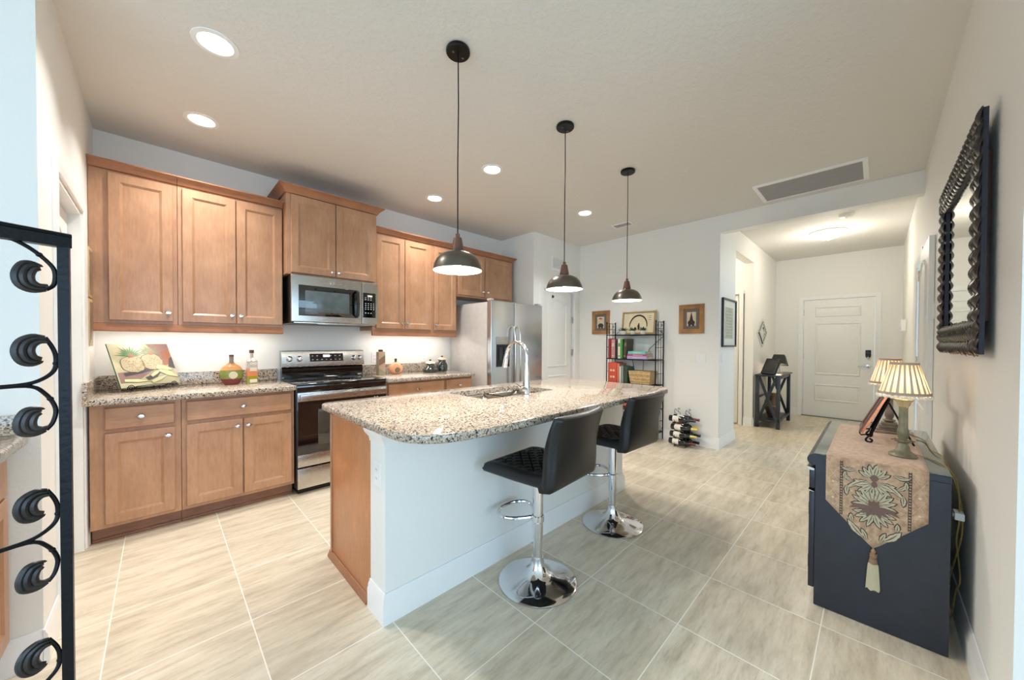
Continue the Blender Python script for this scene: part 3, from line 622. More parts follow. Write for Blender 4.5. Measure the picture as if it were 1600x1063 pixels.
b = MB(); b.lathe([(.018, 0), (.018, -.0015), (.0165, -.002), (.0155, -.001), (0, -.001)], (1.12, MY, MZ1-.043), 28, 'y')
for a in range(0, 360, 120): b.tube([(1.12+.010*math.cos(math.radians(a+s_*9)), MY-.0022, MZ1-.043+.010*math.sin(math.radians(a+s_*9))) for s_ in range(-4, 5)], .0009, 5)
b.build('round_badge', M['chrome'], d)
b = MB(); b.box(1.391, MY, MZ0+.012, MX1, MY+.03, MZ1, .008, 3); p_ = b.build('control_frame', M['steel'], t)
b = MB(); b.rings(1.398, 1.522, MZ0+.075, MZ1-.10, [(0, 0), (.002, .002)], '-y', MY+.0003); k_ = b.build('keypad', M['blackgl'], p_)
b = MB(); b.box(1.442, MY-.0026, MZ1-.138, 1.488, MY-.0018, MZ1-.122)
for r_ in range(9):
    if r_ in (2, 7): continue
    for c_ in range(4):
        if r_ in (0, 1, 8) and c_ == 3: continue
        b.box(1.418+c_*.026, MY-.0026, MZ0+.245-r_*.0185+.02, 1.428+c_*.026, MY-.0018, MZ0+.245-r_*.0185+.026)
b.build('key_marks', M['plate'], k_)
b = MB(); b.box(MX0+.02, MY+.004, MZ0, MX1-.02, MY+.05, MZ0+.011, .002); b.box(1.0, MY+.002, MZ0-.004, 1.34, MY+.02, MZ0+.004, .001); b.build('grease_vent', M['steel'], t)

# ---------------------------------------------------------------- refrigerator
FX0, FX1, FYF = 2.725, 3.625, 3.115
t = thing('refrigerator', 'side-by-side stainless refrigerator with dispenser, between counter and wall', 'refrigerator', (3.17, 3.5, 0))
b = MB(); b.box(FX0, FYF+.075, .02, FX1, 3.925, 1.745, .004); b.build('body', M['steel_d'], t)
XM = 3.105
def fdoor(x0, x1, nm='door'):
    b = MB(); b.box(x0, FYF, .10, x1, FYF+.068, 1.76, .010, 3); return b.build(nm, M['steelz'], t)
fl = fdoor(FX0, XM-.004); fr = fdoor(XM+.004, FX1)
for dd, x in ((fl, XM-.045), (fr, XM+.045)):
    b = MB(); b.tube(smooth_path([(x, FYF-.001, .62), (x, FYF-.045, .66), (x, FYF-.062, .80), (x, FYF-.066, 1.0), (x, FYF-.062, 1.28), (x, FYF-.045, 1.43), (x, FYF-.001, 1.47)], 5), .013, 12); b.build('handle', M['nickel'], dd)
b = MB(); b.rings(2.805, 3.02, .98, 1.335, [(0, 0), (0, .003), (.004, .005), (.010, .005), (.012, .003)], '-y', FYF+.001); dp = b.build('dispenser', M['black'], fl)
b = MB(); b.box(2.806, FYF-.010, 1.245, 3.019, FYF-.003, 1.334, .003); b.box(2.89, FYF-.0108, 1.298, 2.935, FYF-.0102, 1.303); b.build('dispenser_cover', M['steel'], dp)
b = MB(); b.box(2.815, FYF-.014, .985, 3.01, FYF-.003, .998, .002); b.box(2.845, FYF-.013, 1.06, 2.90, FYF-.004, 1.21, .004); b.box(2.925, FYF-.013, 1.06, 2.98, FYF-.004, 1.21, .004); b.build('dispenser_paddles', C('dark_steel', (70, 74, 80), .25, metal=.7), dp)
for xa in (FX0+.01, FX1-.06): b = MB(); b.box(xa, FYF+.02, 1.7605, xa+.05, FYF+.09, 1.785, .006); b.build('hinge_cover', M['steel_d'], t)
b = MB(); b.box(FX0+.02, FYF+.04, .001, FX1-.02, FYF+.10, .09); b.build('toe_grille', M['black'], t)

# ---------------------------------------------------------------- wall plates and vents
def plate(label, cat, name, conv, w_=.072, h_=.118, kind='outlet', gang=1, group=None):
    t = thing(name, label, cat, conv(0, 0, 0), group)
    b = MB(); W_ = w_+(gang-1)*.046
    rows = [[Vector(conv(-W_/2+i, -h_/2+i, d)), Vector(conv(W_/2-i, -h_/2+i, d)), Vector(conv(W_/2-i, h_/2-i, d)), Vector(conv(-W_/2+i, h_/2-i, d))] for i, d in ((0, .0005), (0, .003), (.003, .0055))]
    vs = b.grid(rows, closed_v=True, cap=True); b.build('cover_plate', M['plate'], t)
    for k in range(gang):
        u = (k-(gang-1)/2)*.046
        if kind == 'outlet':
            for z in (-.02, .02):
                b = MB(); b.grid([[Vector(conv(u+.016*math.cos(a*PI/6), z+.0135*math.sin(a*PI/6), d)) for a in range(12)] for d in (.0055, .0075)], closed_v=True, cap=True); q = b.build('socket', M['plate'], t)
                b = MB()
                for du in (-.006, .006): b.grid([[Vector(conv(u+du-.001, z-.004, d)), Vector(conv(u+du+.001, z-.004, d)), Vector(conv(u+du+.001, z+.005, d)), Vector(conv(u+du-.001, z+.005, d))] for d in (.0076, .0079)], closed_v=True, cap=True)
                b.build('slots', M['black'], q)
        else:
            b = MB(); b.grid([[Vector(conv(u-.0165, -.033, d)), Vector(conv(u+.0165, -.033, d)), Vector(conv(u+.0165, .033, d2)), Vector(conv(u-.0165, .033, d2))] for d, d2 in ((.0055, .0055), (.011, .0075))], closed_v=True, cap=True); b.build('rocker', M['plate'], t)
    return t
plate('white double outlet on the white end wall of the island', 'outlet', 'electrical_outlet', lambda u, v, d: (IX0-d, 1.61-u, .66+v, ) if True else 0)
plate('white outlet on kitchen backsplash wall just right of the range', 'outlet', 'electrical_outlet', lambda u, v, d: (1.715+u, YB-d, 1.095+v), kind='outlet')
plate('white outlet on kitchen backsplash wall above the black canisters', 'outlet', 'electrical_outlet', lambda u, v, d: (2.345+u, YB-d, 1.08+v))
plate('white double rocker switch on the wall right of the iron shelf', 'light switch', 'light_switch', lambda u, v, d: (XH-d, 1.513-u, 1.09+v), kind='rocker', gang=2)
plate('white single rocker switch below the narrow black-framed picture', 'light switch', 'light_switch', lambda u, v, d: (4.86+u, YS-d, 1.09+v), kind='rocker')
plate('white thermostat plate on the right wall beside the mirror', 'thermostat', 'wall_thermostat', lambda u, v, d: (3.86-u, YR+d, 1.50+v), w_=.11, h_=.11, kind='rocker')
t = thing('door_chime', 'small white chime box on the right wall near the front door', 'alarm', (7.2, YR, 1.50)); b = MB(); b.box(7.12, YR+.001, 1.45, 7.28, YR+.05, 1.60, .006); b.build('body', M['plate'], t); b = MB(); b.box(7.16, YR+.0505, 1.47, 7.24, YR+.053, 1.50, .001); b.build('button', M['nickel'], t)
def grille(name, label, conv, u0, u1, v0, v1, n, slat='vent', fr=.03, depth=.012, rot=False):
    t = thing(name, label, 'vent', conv((u0+u1)/2, (v0+v1)/2, 0))
    b = MB()
    def quadring(i0, i1):
        rows = [[Vector(conv(u0+i, v0+i, d)), Vector(conv(u1-i, v0+i, d)), Vector(conv(u1-i, v1-i, d)), Vector(conv(u0+i, v1-i, d))] for i, d in ((0, .0005), (0, depth*.7), (i1*.3, depth), (i1, depth), (i1, .0005))]
        b.grid(rows, closed_u=True, closed_v=True)
    quadring(0, fr); b.build('frame', M['trim'], t)
    b = MB(); b.grid([[Vector(conv(u0+fr, v0+fr, d)), Vector(conv(u1-fr, v0+fr, d)), Vector(conv(u1-fr, v1-fr, d)), Vector(conv(u0+fr, v1-fr, d))] for d in (.0006, .0016)], closed_v=True, cap=True); b.build('backing', M['ventd'], t)
    b = MB(); L_ = (v1-v0-2*fr)
    for k in range(n):
        v = v0+fr+L_*(k+.5)/n; h = L_/n*.36
        if rot: pass
        b.grid([[Vector(conv(u0+fr, v-h, .002)), Vector(conv(u1-fr, v-h, .002)), Vector(conv(u1-fr, v+h, depth*.8)), Vector(conv(u0+fr, v+h, depth*.8))], [Vector(conv(u0+fr, v-h, .003)), Vector(conv(u1-fr, v-h, .003)), Vector(conv(u1-fr, v+h, depth*.8+.001)), Vector(conv(u0+fr, v+h, depth*.8+.001))]], closed_v=True, cap=True)
    b.build('louvres', M[slat], t)
    return t
grille('air_return_grille', 'large long return air grille in the ceiling by the entry beam', lambda u, v, d: (v, u, H-d), .06, .86, 4.10, 4.63, 34, 'vent', .035, .014)
grille('ceiling_vent', 'small grey supply register in the ceiling near the far pendant', lambda u, v, d: (v, u, H-d), 2.17, 2.42, 4.16, 4.30, 4, 'vent', .016, .014)
grille('wall_vent', 'small white grille on the wall above the far pantry door', lambda u, v, d: (u, 3.30-d, v), 4.04, 4.36, 2.33, 2.53, 9, 'trim', .022, .012)
# ---------------------------------------------------------------- lamps in the ceiling
for i, (x, y, lab) in enumerate(((.211, 2.381, 'round recessed downlight nearest the camera, ahead of the tall corner cabinets'), (.212, 3.27, 'round recessed downlight close above the tall corner cabinets'),
        (2.09, 2.383, 'round recessed downlight between the first two pendant cords'), (2.078, 3.286, 'round recessed downlight in front of the cabinets beside the refrigerator'), (3.556, 2.406, 'round recessed downlight between the middle and far pendants'))):
    t = thing('recessed_light', lab, 'ceiling light', (x, y, H), 'recessed kitchen downlights' if i < 5 else 'recessed sitting area downlights')
    b = MB(); b.lathe([(.098, -.0005), (.097, -.004), (.075, -.006), (.068, -.002), (.068, -.0005)], (x, y, H), 36, cap=False); b.build('trim_ring', M['trim'], t)
    b = MB(); b.lathe([(0, -.003), (.067, -.0028), (.067, -.001)], (x, y, H), 32); b.build('lens', M['lens'], t)
    l = area('downlight_beam', (x, y, H-.012), (0, 0, -1), .13, .13, 8.5 if i < 5 else 3, (1.0, .96, .92), math.radians(118)); l.data.shape = 'DISK'
# pendants
t0 = thing('pendant_light', 'nearest pendant, dark metal dome with wooden cap over the near end of the island', 'pendant light', (0, 0, 0), 'dome pendants over the island')
b = MB(); b.lathe([(0, 0), (.060, 0), (.062, -.004), (.062, -.016), (.058, -.021), (0, -.022)], (0, 0, H-.001), 32); q = b.build('canopy', M['canopy'], t0)
b = MB(); b.lathe([(.006, 0), (.006, -.006), (0, -.007)], (.03, .0, H-.023), 8); b.lathe([(.006, 0), (.006, -.006), (0, -.007)], (-.03, .0, H-.023), 8); b.build('screw', M['bronze'], q)
b = MB(); b.tube([(0, 0, H-.02), (.003, 0, 2.5), (-.001, 0, 2.2), (0, 0, 1.835)], .0032, 8); b.build('cord', M['canopy'], t0)
b = MB(); b.lathe([(.006, 1.84), (.011, 1.835), (.011, 1.82), (.021, 1.815), (.033, 1.752), (.030, 1.748)], (0, 0, 0), 24); b.build('wooden_cap', M['walnut'], t0)
dome = [(.030, 1.752), (.034, 1.742), (.060, 1.738), (.088, 1.724), (.108, 1.702), (.121, 1.675), (.127, 1.650), (.128, 1.646)]
b = MB(); b.mat(M['bronze']); b.lathe(dome, (0, 0, 0), 48, cap=False)
b.mat(M['white_in']); b.lathe([(r-.0025, z-.0005) for r, z in dome], (0, 0, 0), 48, cap=False); b.mat(M['bronze']); b.lathe([dome[-1], (dome[-1][0]-.0025, dome[-1][1]-.0005)], (0, 0, 0), 48, cap=False); b.build('shade', M['bronze'], t0)
b = MB(); b.sphere((0, 0, 1.695), .028, 16, (1, 1, 1.15)); b.lathe([(.014, 1.72), (.014, 1.75)], (0, 0, 0), 12); b.build('bulb', M['bulb'], t0)
PEND = ((1.113, 1.54), (2.03, 1.542), (2.948, 1.55))
dup(t0, (*PEND[1], 0), 'middle pendant, dark metal dome with wooden cap over the island sink')
dup(t0, (*PEND[2], 0), 'farthest pendant, dark metal dome with wooden cap at the far end of the island')
t0.location = (*PEND[0], 0)
for x, y in PEND:
    l = area('pendant_glow', (x, y, 1.66), (0, 0, -1), .19, .19, 8, (1.0, .94, .87)); l.data.shape = 'DISK'
# entry flush light, smoke detector
EX, EY = 6.45, .47
t = thing('flush_ceiling_light', 'frosted dome ceiling light glowing in the entry', 'ceiling light', (EX, EY, H))
b = MB(); b.lathe([(.19, -.0005), (.195, -.012), (.18, -.028), (.155, -.034), (.15, -.03)], (EX, EY, H), 40, cap=False); b.build('rim', M['trim'], t)
b = MB(); b.lathe([(.152, -.032), (.145, -.055), (.11, -.085), (.06, -.102), (0, -.107)], (EX, EY, H), 40); b.build('glass_dome', M['dome'], t)
b = MB(); b.lathe([(.008, -.106), (.010, -.115), (.004, -.124), (0, -.126)], (EX, EY, H), 12); b.build('finial', M['nickel'], t)
l = bpy.data.lights.new('entry_lamp', 'POINT'); l.energy = 13; l.color = (1, .93, .82); l.shadow_soft_size = .12; o = bpy.data.objects.new('entry_lamp', l); COL.objects.link(o); o.location = (EX, EY, H-.34)
t = thing('smoke_detector', 'round white smoke detector on the entry ceiling', 'smoke detector', (5.75, .26, H)); b = MB(); b.lathe([(.07, -.0005), (.07, -.012), (.058, -.03), (.05, -.036), (0, -.038)], (5.75, .26, H), 28); b.build('cover', M['trim'], t); b = MB(); b.lathe([(.012, -.0385), (.010, -.041), (0, -.042)], (5.75, .26, H), 12); b.build('test_button', M['vent'], t)
l = bpy.data.lights.new('side_hall_lamp', 'POINT'); l.energy = 16; l.color = (1, .88, .72); l.shadow_soft_size = .1; o = bpy.data.objects.new('side_hall_lamp', l); COL.objects.link(o); o.location = (5.9, 2.3, 2.5)
# under-cabinet lights
for x0, x1, lab in ((-.30, .74, 'slim under-cabinet light below the tall left wall cabinets'), (1.60, 2.57, 'slim under-cabinet light below the cabinets right of the microwave')):
    t = thing('under_cabinet_light', lab, 'light', ((x0+x1)/2, 3.75, 1.38), 'under-cabinet lights')
    b = MB(); b.box(x0, 3.72, 1.372, x1, 3.78, 1.389, .003); b.build('housing', M['trim'], t); b = MB(); b.box(x0+.02, 3.73, 1.370, x1-.02, 3.77, 1.3715); b.build('diffuser', M['lens'], t)
    area('under_cabinet_glow', ((x0+x1)/2, 3.75, 1.366), (0, 0, -1), x1-x0-.06, .04, 1.5, (1.0, .92, .86))

# ---------------------------------------------------------------- bar stools (authored facing +Y around the origin)
def make_stool():
    t = thing('bar_stool', 'near bar stool, black quilted seat on chrome pedestal, at the island front', 'bar stool', (0, 0, 0), 'black bar stools at the island')
    b = MB(); b.lathe([(.205, .001), (.206, .006), (.200, .010), (.15, .020), (.09, .036), (.055, .058), (.038, .085), (.032, .115), (.031, .13)], (0, 0, 0), 64); b.build('base', M['chrome'], t)
    b = MB(); b.lathe([(.0235, .13), (.0235, .225), (.0275, .226), (.0275, .27), (.0275, .56), (.02, .562)], (0, 0, 0), 32); b.build('column', M['chrome'], t)
    b = MB()
    lp = [(0, .02), (-.055, .055), (-.105, .11), (-.11, .17), (-.06, .215), (0, .225), (.06, .215), (.11, .17), (.105, .11), (.055, .055), (0, .02)]
    b.tube(smooth_path([(x, y+.01, .335+(.0 if y < .1 else .0)) for x, y in lp], 5)[:-1], .010, 10, closed=True); b.lathe([(.030, .318), (.033, .322), (.033, .350), (.030, .354)], (0, 0, 0), 24, cap=False); b.build('footrest', M['chrome'], t)
    b = MB(); b.box(-.10, -.10, .560, .10, .10, .585, .006); b.tube([(.05, .0, .57), (.14, .02, .565), (.175, .03, .555)], .006, 8); b.build('seat_plate', M['black'], t)
    # seat cushion: quilted top
    b = MB(); W_, Y0, Y1, n = .205, -.185, .215, 44
    def top(u, v):
        x = (u-.5)*2*W_; y = Y0+(Y1-Y0)*v; e = min(u, 1-u)*2*W_; f = min(v*1.5+.2, 1-v)*(Y1-Y0)
        ed = min(e, f); rd = .024; dz = 0 if ed > rd else -(rd-math.sqrt(max(0, rd*rd-(rd-ed)**2)))
        a = ((x+y)/.062) % 1; c_ = ((x-y)/.062) % 1; sm = min(min(a, 1-a), min(c_, 1-c_)); q = 1-math.exp(-(sm/.11)**2)
        inner = max(0, min(1, (ed-.035)/.02))
        z = .650+dz+inner*(q*.012-.006) + .012*(1-math.cos(min(1, max(0, (.25-v)/.25))*PI))/2 - .016*max(0, (v-.75)/.25)**2
        return Vector((x, y, z))
    rows = [[top(i/n, j/n) for i in range(n+1)] for j in range(n+1)]
    vs = b.grid(rows); ring = vs[0][:] + [r_[-1] for r_ in vs[1:]] + vs[-1][-2::-1] + [r_[0] for r_ in vs[-2:0:-1]]
    prev = ring
    for s_, z in ((1.0, .606), (.97, .592), (.90, .587)):
        cur = []
        for v in ring:
            p = v.co; cur.append(b.bm.verts.new((p.x*s_, (p.y-.015)*s_+.015, z+.006*max(0, (-p.y)/.2))))
        for i in range(len(ring)): b._f([prev[i], prev[(i+1) % len(ring)], cur[(i+1) % len(ring)], cur[i]])
        prev = cur
    b._f(list(reversed(prev))); b.build('seat', M['leather'], t, smooth=60)
    # backrest: curved slab sweeping up from the seat
    prof = [(-.150, .600), (-.166, .640), (-.176, .70), (-.188, .78), (-.211, .86), (-.238, .925)]
    outer = [(-.175, .578), (-.225, .590), (-.240, .66), (-.246, .76), (-.262, .85), (-.284, .925)]
    b = MB(); rows = []
    for i in range(25):
        u = i/24; x = (u-.5)*2*.212; cv = -.030*(1-(2*u-1)**2)+.012; ed = 1-abs(2*u-1); k = 1 if ed > .12 else math.sqrt(max(0, 1-(1-ed/.12)**2))*.7+.3
        ring = []
        ins = smooth_path([(0, y, z) for y, z in prof], 4); ous = smooth_path([(0, y, z) for y, z in outer], 4)
        for p in ins: ring.append(p)
        ring += [Vector((0, (prof[-1][0]+outer[-1][0])/2+.008, .938)), Vector((0, (prof[-1][0]+outer[-1][0])/2-.008, .938))]
        for p in reversed(ous): ring.append(p)
        mid = [(ins[min(j, len(ins)-1)].y+ous[min(j, len(ous)-1)].y)/2 for j in range(len(ins))]
        out_ = []
        for j, p in enumerate(ring):
            jj = j if j < len(ins) else (len(ins)-1 if j < len(ins)+2 else len(ins)-1-(j-len(ins)-2)); m_ = mid[jj]
            zc = .76; out_.append(Vector((x, m_+(p.y-m_)*k+cv*max(0, min(1, (p.z-.60)/.15)), zc+(p.z-zc)*(1-.025*(1-k)))))
        rows.append(out_)
    b.grid(rows, closed_v=True, cap=True); b.build('backrest', M['leather'], t, smooth=50)
    return t
st = make_stool()
s2 = dup(st, (2.262, 1.285, 0), 'far bar stool, black quilted seat on chrome pedestal, nearer the iron shelf', math.radians(-3))
st.location = (1.428, 1.25, 0); st.rotation_euler = (0, 0, math.radians(4))

# ---------------------------------------------------------------- things on the back counters
Z = .9145
# glass cutting board with pineapples, on a wire scroll stand
o3 = Vector((-.191, 3.601, .945)); yaw, tilt = .665, .376
bu = Vector((math.cos(yaw), math.sin(yaw), 0)); bn = Vector((-math.sin(yaw), math.cos(yaw), 0)); bv = bn*math.sin(tilt)+Vector((0, 0, math.cos(tilt))); bf = bu.cross(bv)  # towards the viewer
BW, BH = .383, .326
def BP(u, v, d): return o3+bu*u*BW+bv*v*BH+bf*d
def art(b, poly, d): b.grid([[BP(u, v, d) for u, v in poly], [BP(u, v, d+.0004) for u, v in poly]], closed_v=True, cap=True)
t = thing('cutting_board', 'tempered glass cutting board printed with two pineapples, on the left counter', 'cutting board', tuple(o3))
b = MB(); art_th = .004; b.grid([[BP(u, v, d) for u, v in ((0, 0), (1, 0), (1, 1), (0, 1))] for d in (-.006, 0)], closed_v=True, cap=True); b.build('glass_panel', flat('printed_glass', (182, 174, 140), .35, coat=.15, vary=.12), t)
def blob(cx, cy, rx, ry, n=22, w_=.05): return [(cx+rx*math.cos(2*PI*k/n)*(1+w_*math.sin(5*k)), cy+ry*math.sin(2*PI*k/n)*(1+w_*math.cos(3*k))) for k in range(n)]
def spike(x, y, a, L_, w_): 
    dx, dy = math.cos(a), math.sin(a); return [(x-dy*w_, y+dx*w_), (x+dx*L_*.5-dy*w_*1.2, y+dy*L_*.5+dx*w_*1.2), (x+dx*L_, y+dy*L_), (x+dx*L_*.5+dy*w_*1.2, y+dy*L_*.5-dx*w_*1.2), (x+dy*w_, y-dx*w_)]
b = MB(); b.mat(C('art_mauve', (138, 108, 104), .3)); art(b, [(.72, .62), (.99, .55), (.99, .99), (.60, .99), (.70, .85)], .0003); art(b, [(.02, .10), (.30, .14), (.62, .36), (.5, .42), (.2, .36), (.02, .34)], .0003)
b.mat(C('art_rust', (150, 98, 72), .3)); art(b, [(.80, .45), (.90, .47), (.99, .72), (.93, .84), (.84, .80)], .0008); b.mat(C('art_charcoal', (66, 60, 62), .3)); art(b, [(.88, .42), (.995, .36), (.995, .66), (.94, .62)], .0012); art(b, [(.10, .32), (.55, .42), (.62, .36), (.40, .30), (.12, .25)], .0008); art(b, [(.42, .20), (.72, .30), (.62, .18), (.46, .12)], .0008); b.build('background_print', M['red_i'], t)
b = MB(); b.mat(C('art_outline', (96, 84, 70), .4)); art(b, blob(.30, .52, .205, .195), .0014); art(b, blob(.62, .56, .195, .20), .0014)
b.mat(C('art_pineapple', (188, 174, 140), .4, bump=(120, .3))); art(b, blob(.30, .52, .195, .185), .002); art(b, blob(.62, .56, .185, .19), .002)
b.mat(C('art_dots', (140, 122, 86), .4))
for k in range(120):
    c_, rr, a = (.30, .52) if k % 2 else (.62, .56), .165*math.sqrt(random.random()), random.random()*2*PI; art(b, [(c_[0]+rr*math.cos(a)+.008*math.cos(q), c_[1]+rr*math.sin(a)+.009*math.sin(q)) for q in (0, 1.6, 3.2, 4.8)], .0026)
b.build('pineapple_print', M['cream'], t)
b = MB(); b.mat(C('art_leaf', (74, 122, 70), .3))
for k in range(12): art(b, spike(.30, .72, math.radians(5+k*15.5), .20+.04*(k % 3), .010), .0030+k*.0001)
b.mat(C('art_leaf_b', (126, 138, 104), .3))
for k in range(12): art(b, spike(.64, .76, math.radians(0+k*16), .18+.04*(k % 2), .010), .0030+k*.0001)
b.mat(C('art_rust', (150, 98, 72), .3)); art(b, blob(.30, .725, .05, .045), .0046); art(b, blob(.64, .77, .05, .045), .0046); b.build('crown_print', M['leafg'], t)
b = MB()
for cx, cy, a, L_, w_ in ((.50, .08, .42, .36, .035), (.66, .44, -.35, .30, .055), (.70, .36, -.62, .38, .050), (.52, .22, .62, .26, .030), (.08, .16, -.12, .42, .030)):
    b.mat(C('art_outline', (96, 84, 70), .4)); art(b, spike(cx, cy, a, L_+.012, w_+.006), .0034); b.mat(C('art_banana', (192, 194, 146), .3)); art(b, spike(cx, cy, a, L_, w_), .004)
b.build('banana_print', M['cream'], t)
b = MB(); b.grid([[BP(u, v, d) for u, v in ((-.006, 0), (0, 0), (0, 1), (-.006, 1))] for d in (-.006, .0002)], closed_v=True, cap=True); b.grid([[BP(u, v, d) for u, v in ((-.006, -.006), (1, -.006), (1, 0), (-.006, 0))] for d in (-.006, .0002)], closed_v=True, cap=True); b.build('glass_edge', C('green_edge', (40, 96, 72), .1), t)
t = thing('plate_stand', 'black wire scroll stand holding the glass cutting board', 'stand', (-.05, 3.68, Z))
def SP(u, d, z): p = o3+bu*u*BW+bf*d; return Vector((p.x, p.y, z))
b = MB()
for u0, sg in ((.10, 1), (.86, -1)):
    pts = []
    for k in range(30):
        a = math.radians(200-k*22)*1; r = .023-.0006*k; pts.append(SP(u0+sg*(.02+r*math.cos(a)*1.0/BW), .018, Z+.0265+r*math.sin(a)))
    b.tube(pts, .003, 6); b.tube([pts[0], SP(u0+sg*.10, .02, Z+.036), SP(.5, .012, Z+.038)], .003, 6)
    b.tube([SP(u0+sg*.12, .02, Z+.035), SP(u0+sg*.12, -.02, Z+.012), SP(u0+sg*.12, -.13, Z+.003)], .003, 6)
    b.tube([SP(u0+sg*.12, -.125, Z+.003), SP(u0+sg*.12, -.09, Z+.12), SP(u0+sg*.12, -.098, Z+.20)], .003, 6)
b.tube([SP(.22, -.125, Z+.003), SP(.74, -.125, Z+.003)], .003, 6); b.build('wire_frame', M['iron'], t)
# bottles left of the range
t = thing('liqueur_bottle', 'round flat decorative bottle with layered peppers and cork, left of the range', 'bottle', (.415, 3.70, Z))
x, y = .415, 3.70
b = MB()
cols = [C('layer_red', (120, 52, 44), .3), C('layer_green', (120, 128, 56), .3), C('layer_orange', (206, 146, 92), .3)]
prof = [(.045, .0), (.055, .012), (.074, .05), (.080, .085), (.074, .12), (.058, .148), (.030, .17), (.018, .182)]
for k in range(len(prof)-1): b.mat(cols[0] if k < 2 else cols[1] if k < 4 else cols[2]); b.lathe(prof[k:k+2], (x, y, Z), 28, sy=.42, cap=(k == 0))
b.build('body', cols[0], t)
b = MB(); b.lathe([(.018, .18), (.015, .19), (.015, .225), (.017, .226), (.017, .231)], (x, y, Z), 18); b.build('neck', C('smoky_glass', (136, 124, 112), .1), t)
b = MB(); b.lathe([(.0155, .2315), (.0165, .245), (0, .246)], (x, y, Z), 16); b.build('cork', C('cork_brown', (92, 66, 54), .8), t)
b = MB(); b.lathe([(.026, -.036), (.030, -.033), (.030, -.030)], (x+.008, y, Z+.078), 22, 'y'); b.build('medallion', C('medallion', (206, 196, 160), .5, bump=(90, .5)), t)
t = thing('oil_bottle', 'tall clear square bottle of layered orange and green oil, beside the round bottle', 'bottle', (.553, 3.72, Z))
x, y = .553, 3.72
def sqb(b, r, z0, z1, r1=None): 
    r1 = r1 or r; b.grid([[Vector((x+sx*q, y+sy*q, Z+z)) for sx, sy in ((-1, -.9), (-.9, -1), (.9, -1), (1, -.9), (1, .9), (.9, 1), (-.9, 1), (-1, .9))] for q, z in ((r, z0), (r1, z1))], closed_v=True, cap=True)
b = MB(); sqb(b, .036, 0, .062); b.build('green_layer', C('oil_green', (150, 146, 34), .08), t)
b = MB(); sqb(b, .036, .0621, .13); b.build('orange_layer', C('oil_orange', (214, 130, 84), .08), t)
b = MB(); sqb(b, .036, .1301, .19); sqb(b, .036, .19, .215, .012); b.lathe([(.012, .215), (.011, .255)], (x, y, Z), 16); b.build('clear_shoulder', C('clear_grey', (190, 178, 168), .06), t)
b = MB(); b.lathe([(.0165, .256), (.0165, .282), (0, .283)], (x, y, Z), 18); b.build('cap', C('cork_brown', (92, 66, 54), .8), t)
b = MB()
for z0, z1 in ((.008, .036), (.104, .135), (.158, .180)): b.box(x-.018, y-.0375, Z+z0, x+.032, y-.0362, Z+z1)
b.build('label', C('beige_label', (222, 206, 186), .6), t)
# right counter
x, y = 1.695, 3.745
t = thing('square_canister', 'tall square tan and brown bottle on the counter just right of the range', 'bottle', (x, y, Z))
b = MB(); b.mat(C('tan_diag', (190, 160, 128), .35)); b.box(x-.036, y-.036, Z, x+.036, y+.036, Z+.25, .006)
b.mat(C('brown_diag', (132, 104, 84), .35)); b.prism([(x-.034, Z+.10), (x+.034, Z+.135), (x+.034, Z+.215), (x-.034, Z+.165)], 'y', y-.0372, y-.0364)
b.mat(C('sage_diag', (142, 140, 116), .35)); b.prism([(x-.034, Z+.004), (x+.034, Z+.004), (x+.034, Z+.03), (x-.034, Z+.075)], 'y', y-.0372, y-.0364); b.build('body', M['stone'], t)
b = MB(); b.lathe([(.022, .2505), (.024, .254), (.024, .272), (0, .274)], (x, y, Z), 18); b.build('cap', C('cork_brown', (92, 66, 54), .8), t)
x, y = 1.86, 3.73
t = thing('round_decanter', 'squat round orange glass bottle with dark stopper, right of the square bottle', 'bottle', (x, y, Z))
b = MB(); b.lathe([(.035, 0), (.05, .006), (.078, .035), (.085, .065), (.074, .095), (.045, .118), (.022, .128), (.018, .135)], (x, y, Z), 32, sy=.6); b.build('body', C('peach_glass', (224, 160, 116), .12, vary=.15), t)
b = MB(); b.lathe([(.010, .135), (.012, .142), (.014, .170), (.010, .172), (0, .172)], (x, y, Z), 14); b.build('stopper', C('dark_stopper', (60, 62, 58), .4), t)
b = MB(); b.lathe([(.0, -.054), (.026, -.053), (.03, -.046)], (x, y, Z+.05), 20, 'y'); b.build('medallion', C('bronze_medal', (112, 96, 70), .5, bump=(80, .6)), t)
def canister(x, y, prof, lid, lab):
    t = thing('lidded_canister', lab, 'canister', (x, y, Z), 'black canisters with pale wavy lids')
    b = MB(); b.lathe(prof, (x, y, Z), 32); b.build('body', C('glazed_dark', (38, 46, 42), .12, coat=.6, vary=.4), t)
    b = MB(); z = lid; rows = []
    for r, h, w_ in ((.03, 0, 0), (.056, .006, .003), (.060, .010, .004), (.050, .022, .002), (.022, .034, 0), (0.001, .036, 0)):
        rows.append([Vector((x+(r+w_*math.cos(6*a))*math.cos(a), y+(r+w_*math.cos(6*a))*math.sin(a), Z+z+h+w_*math.sin(6*a))) for a in [2*PI*k/36 for k in range(36)]])
    b.grid(rows, closed_v=True, cap=True); l_ = b.build('lid', C('cream_lid', (222, 196, 158), .3), t)
    b = MB(); b.sphere((x, y, Z+z+.046), .0125, 12); b.build('knob', C('knob_brown', (96, 56, 46), .3), l_)
canister(2.275, 3.69, [(.07, 0), (.088, .006), (.092, .035), (.080, .055), (.058, .068), (.048, .085), (.046, .098)], .096, 'squat black glazed canister with wavy lid, the left one')
canister(2.485, 3.76, [(.055, 0), (.066, .008), (.068, .07), (.056, .10), (.046, .112), (.045, .135)], .133, 'taller black glazed canister with wavy lid, next to the refrigerator')
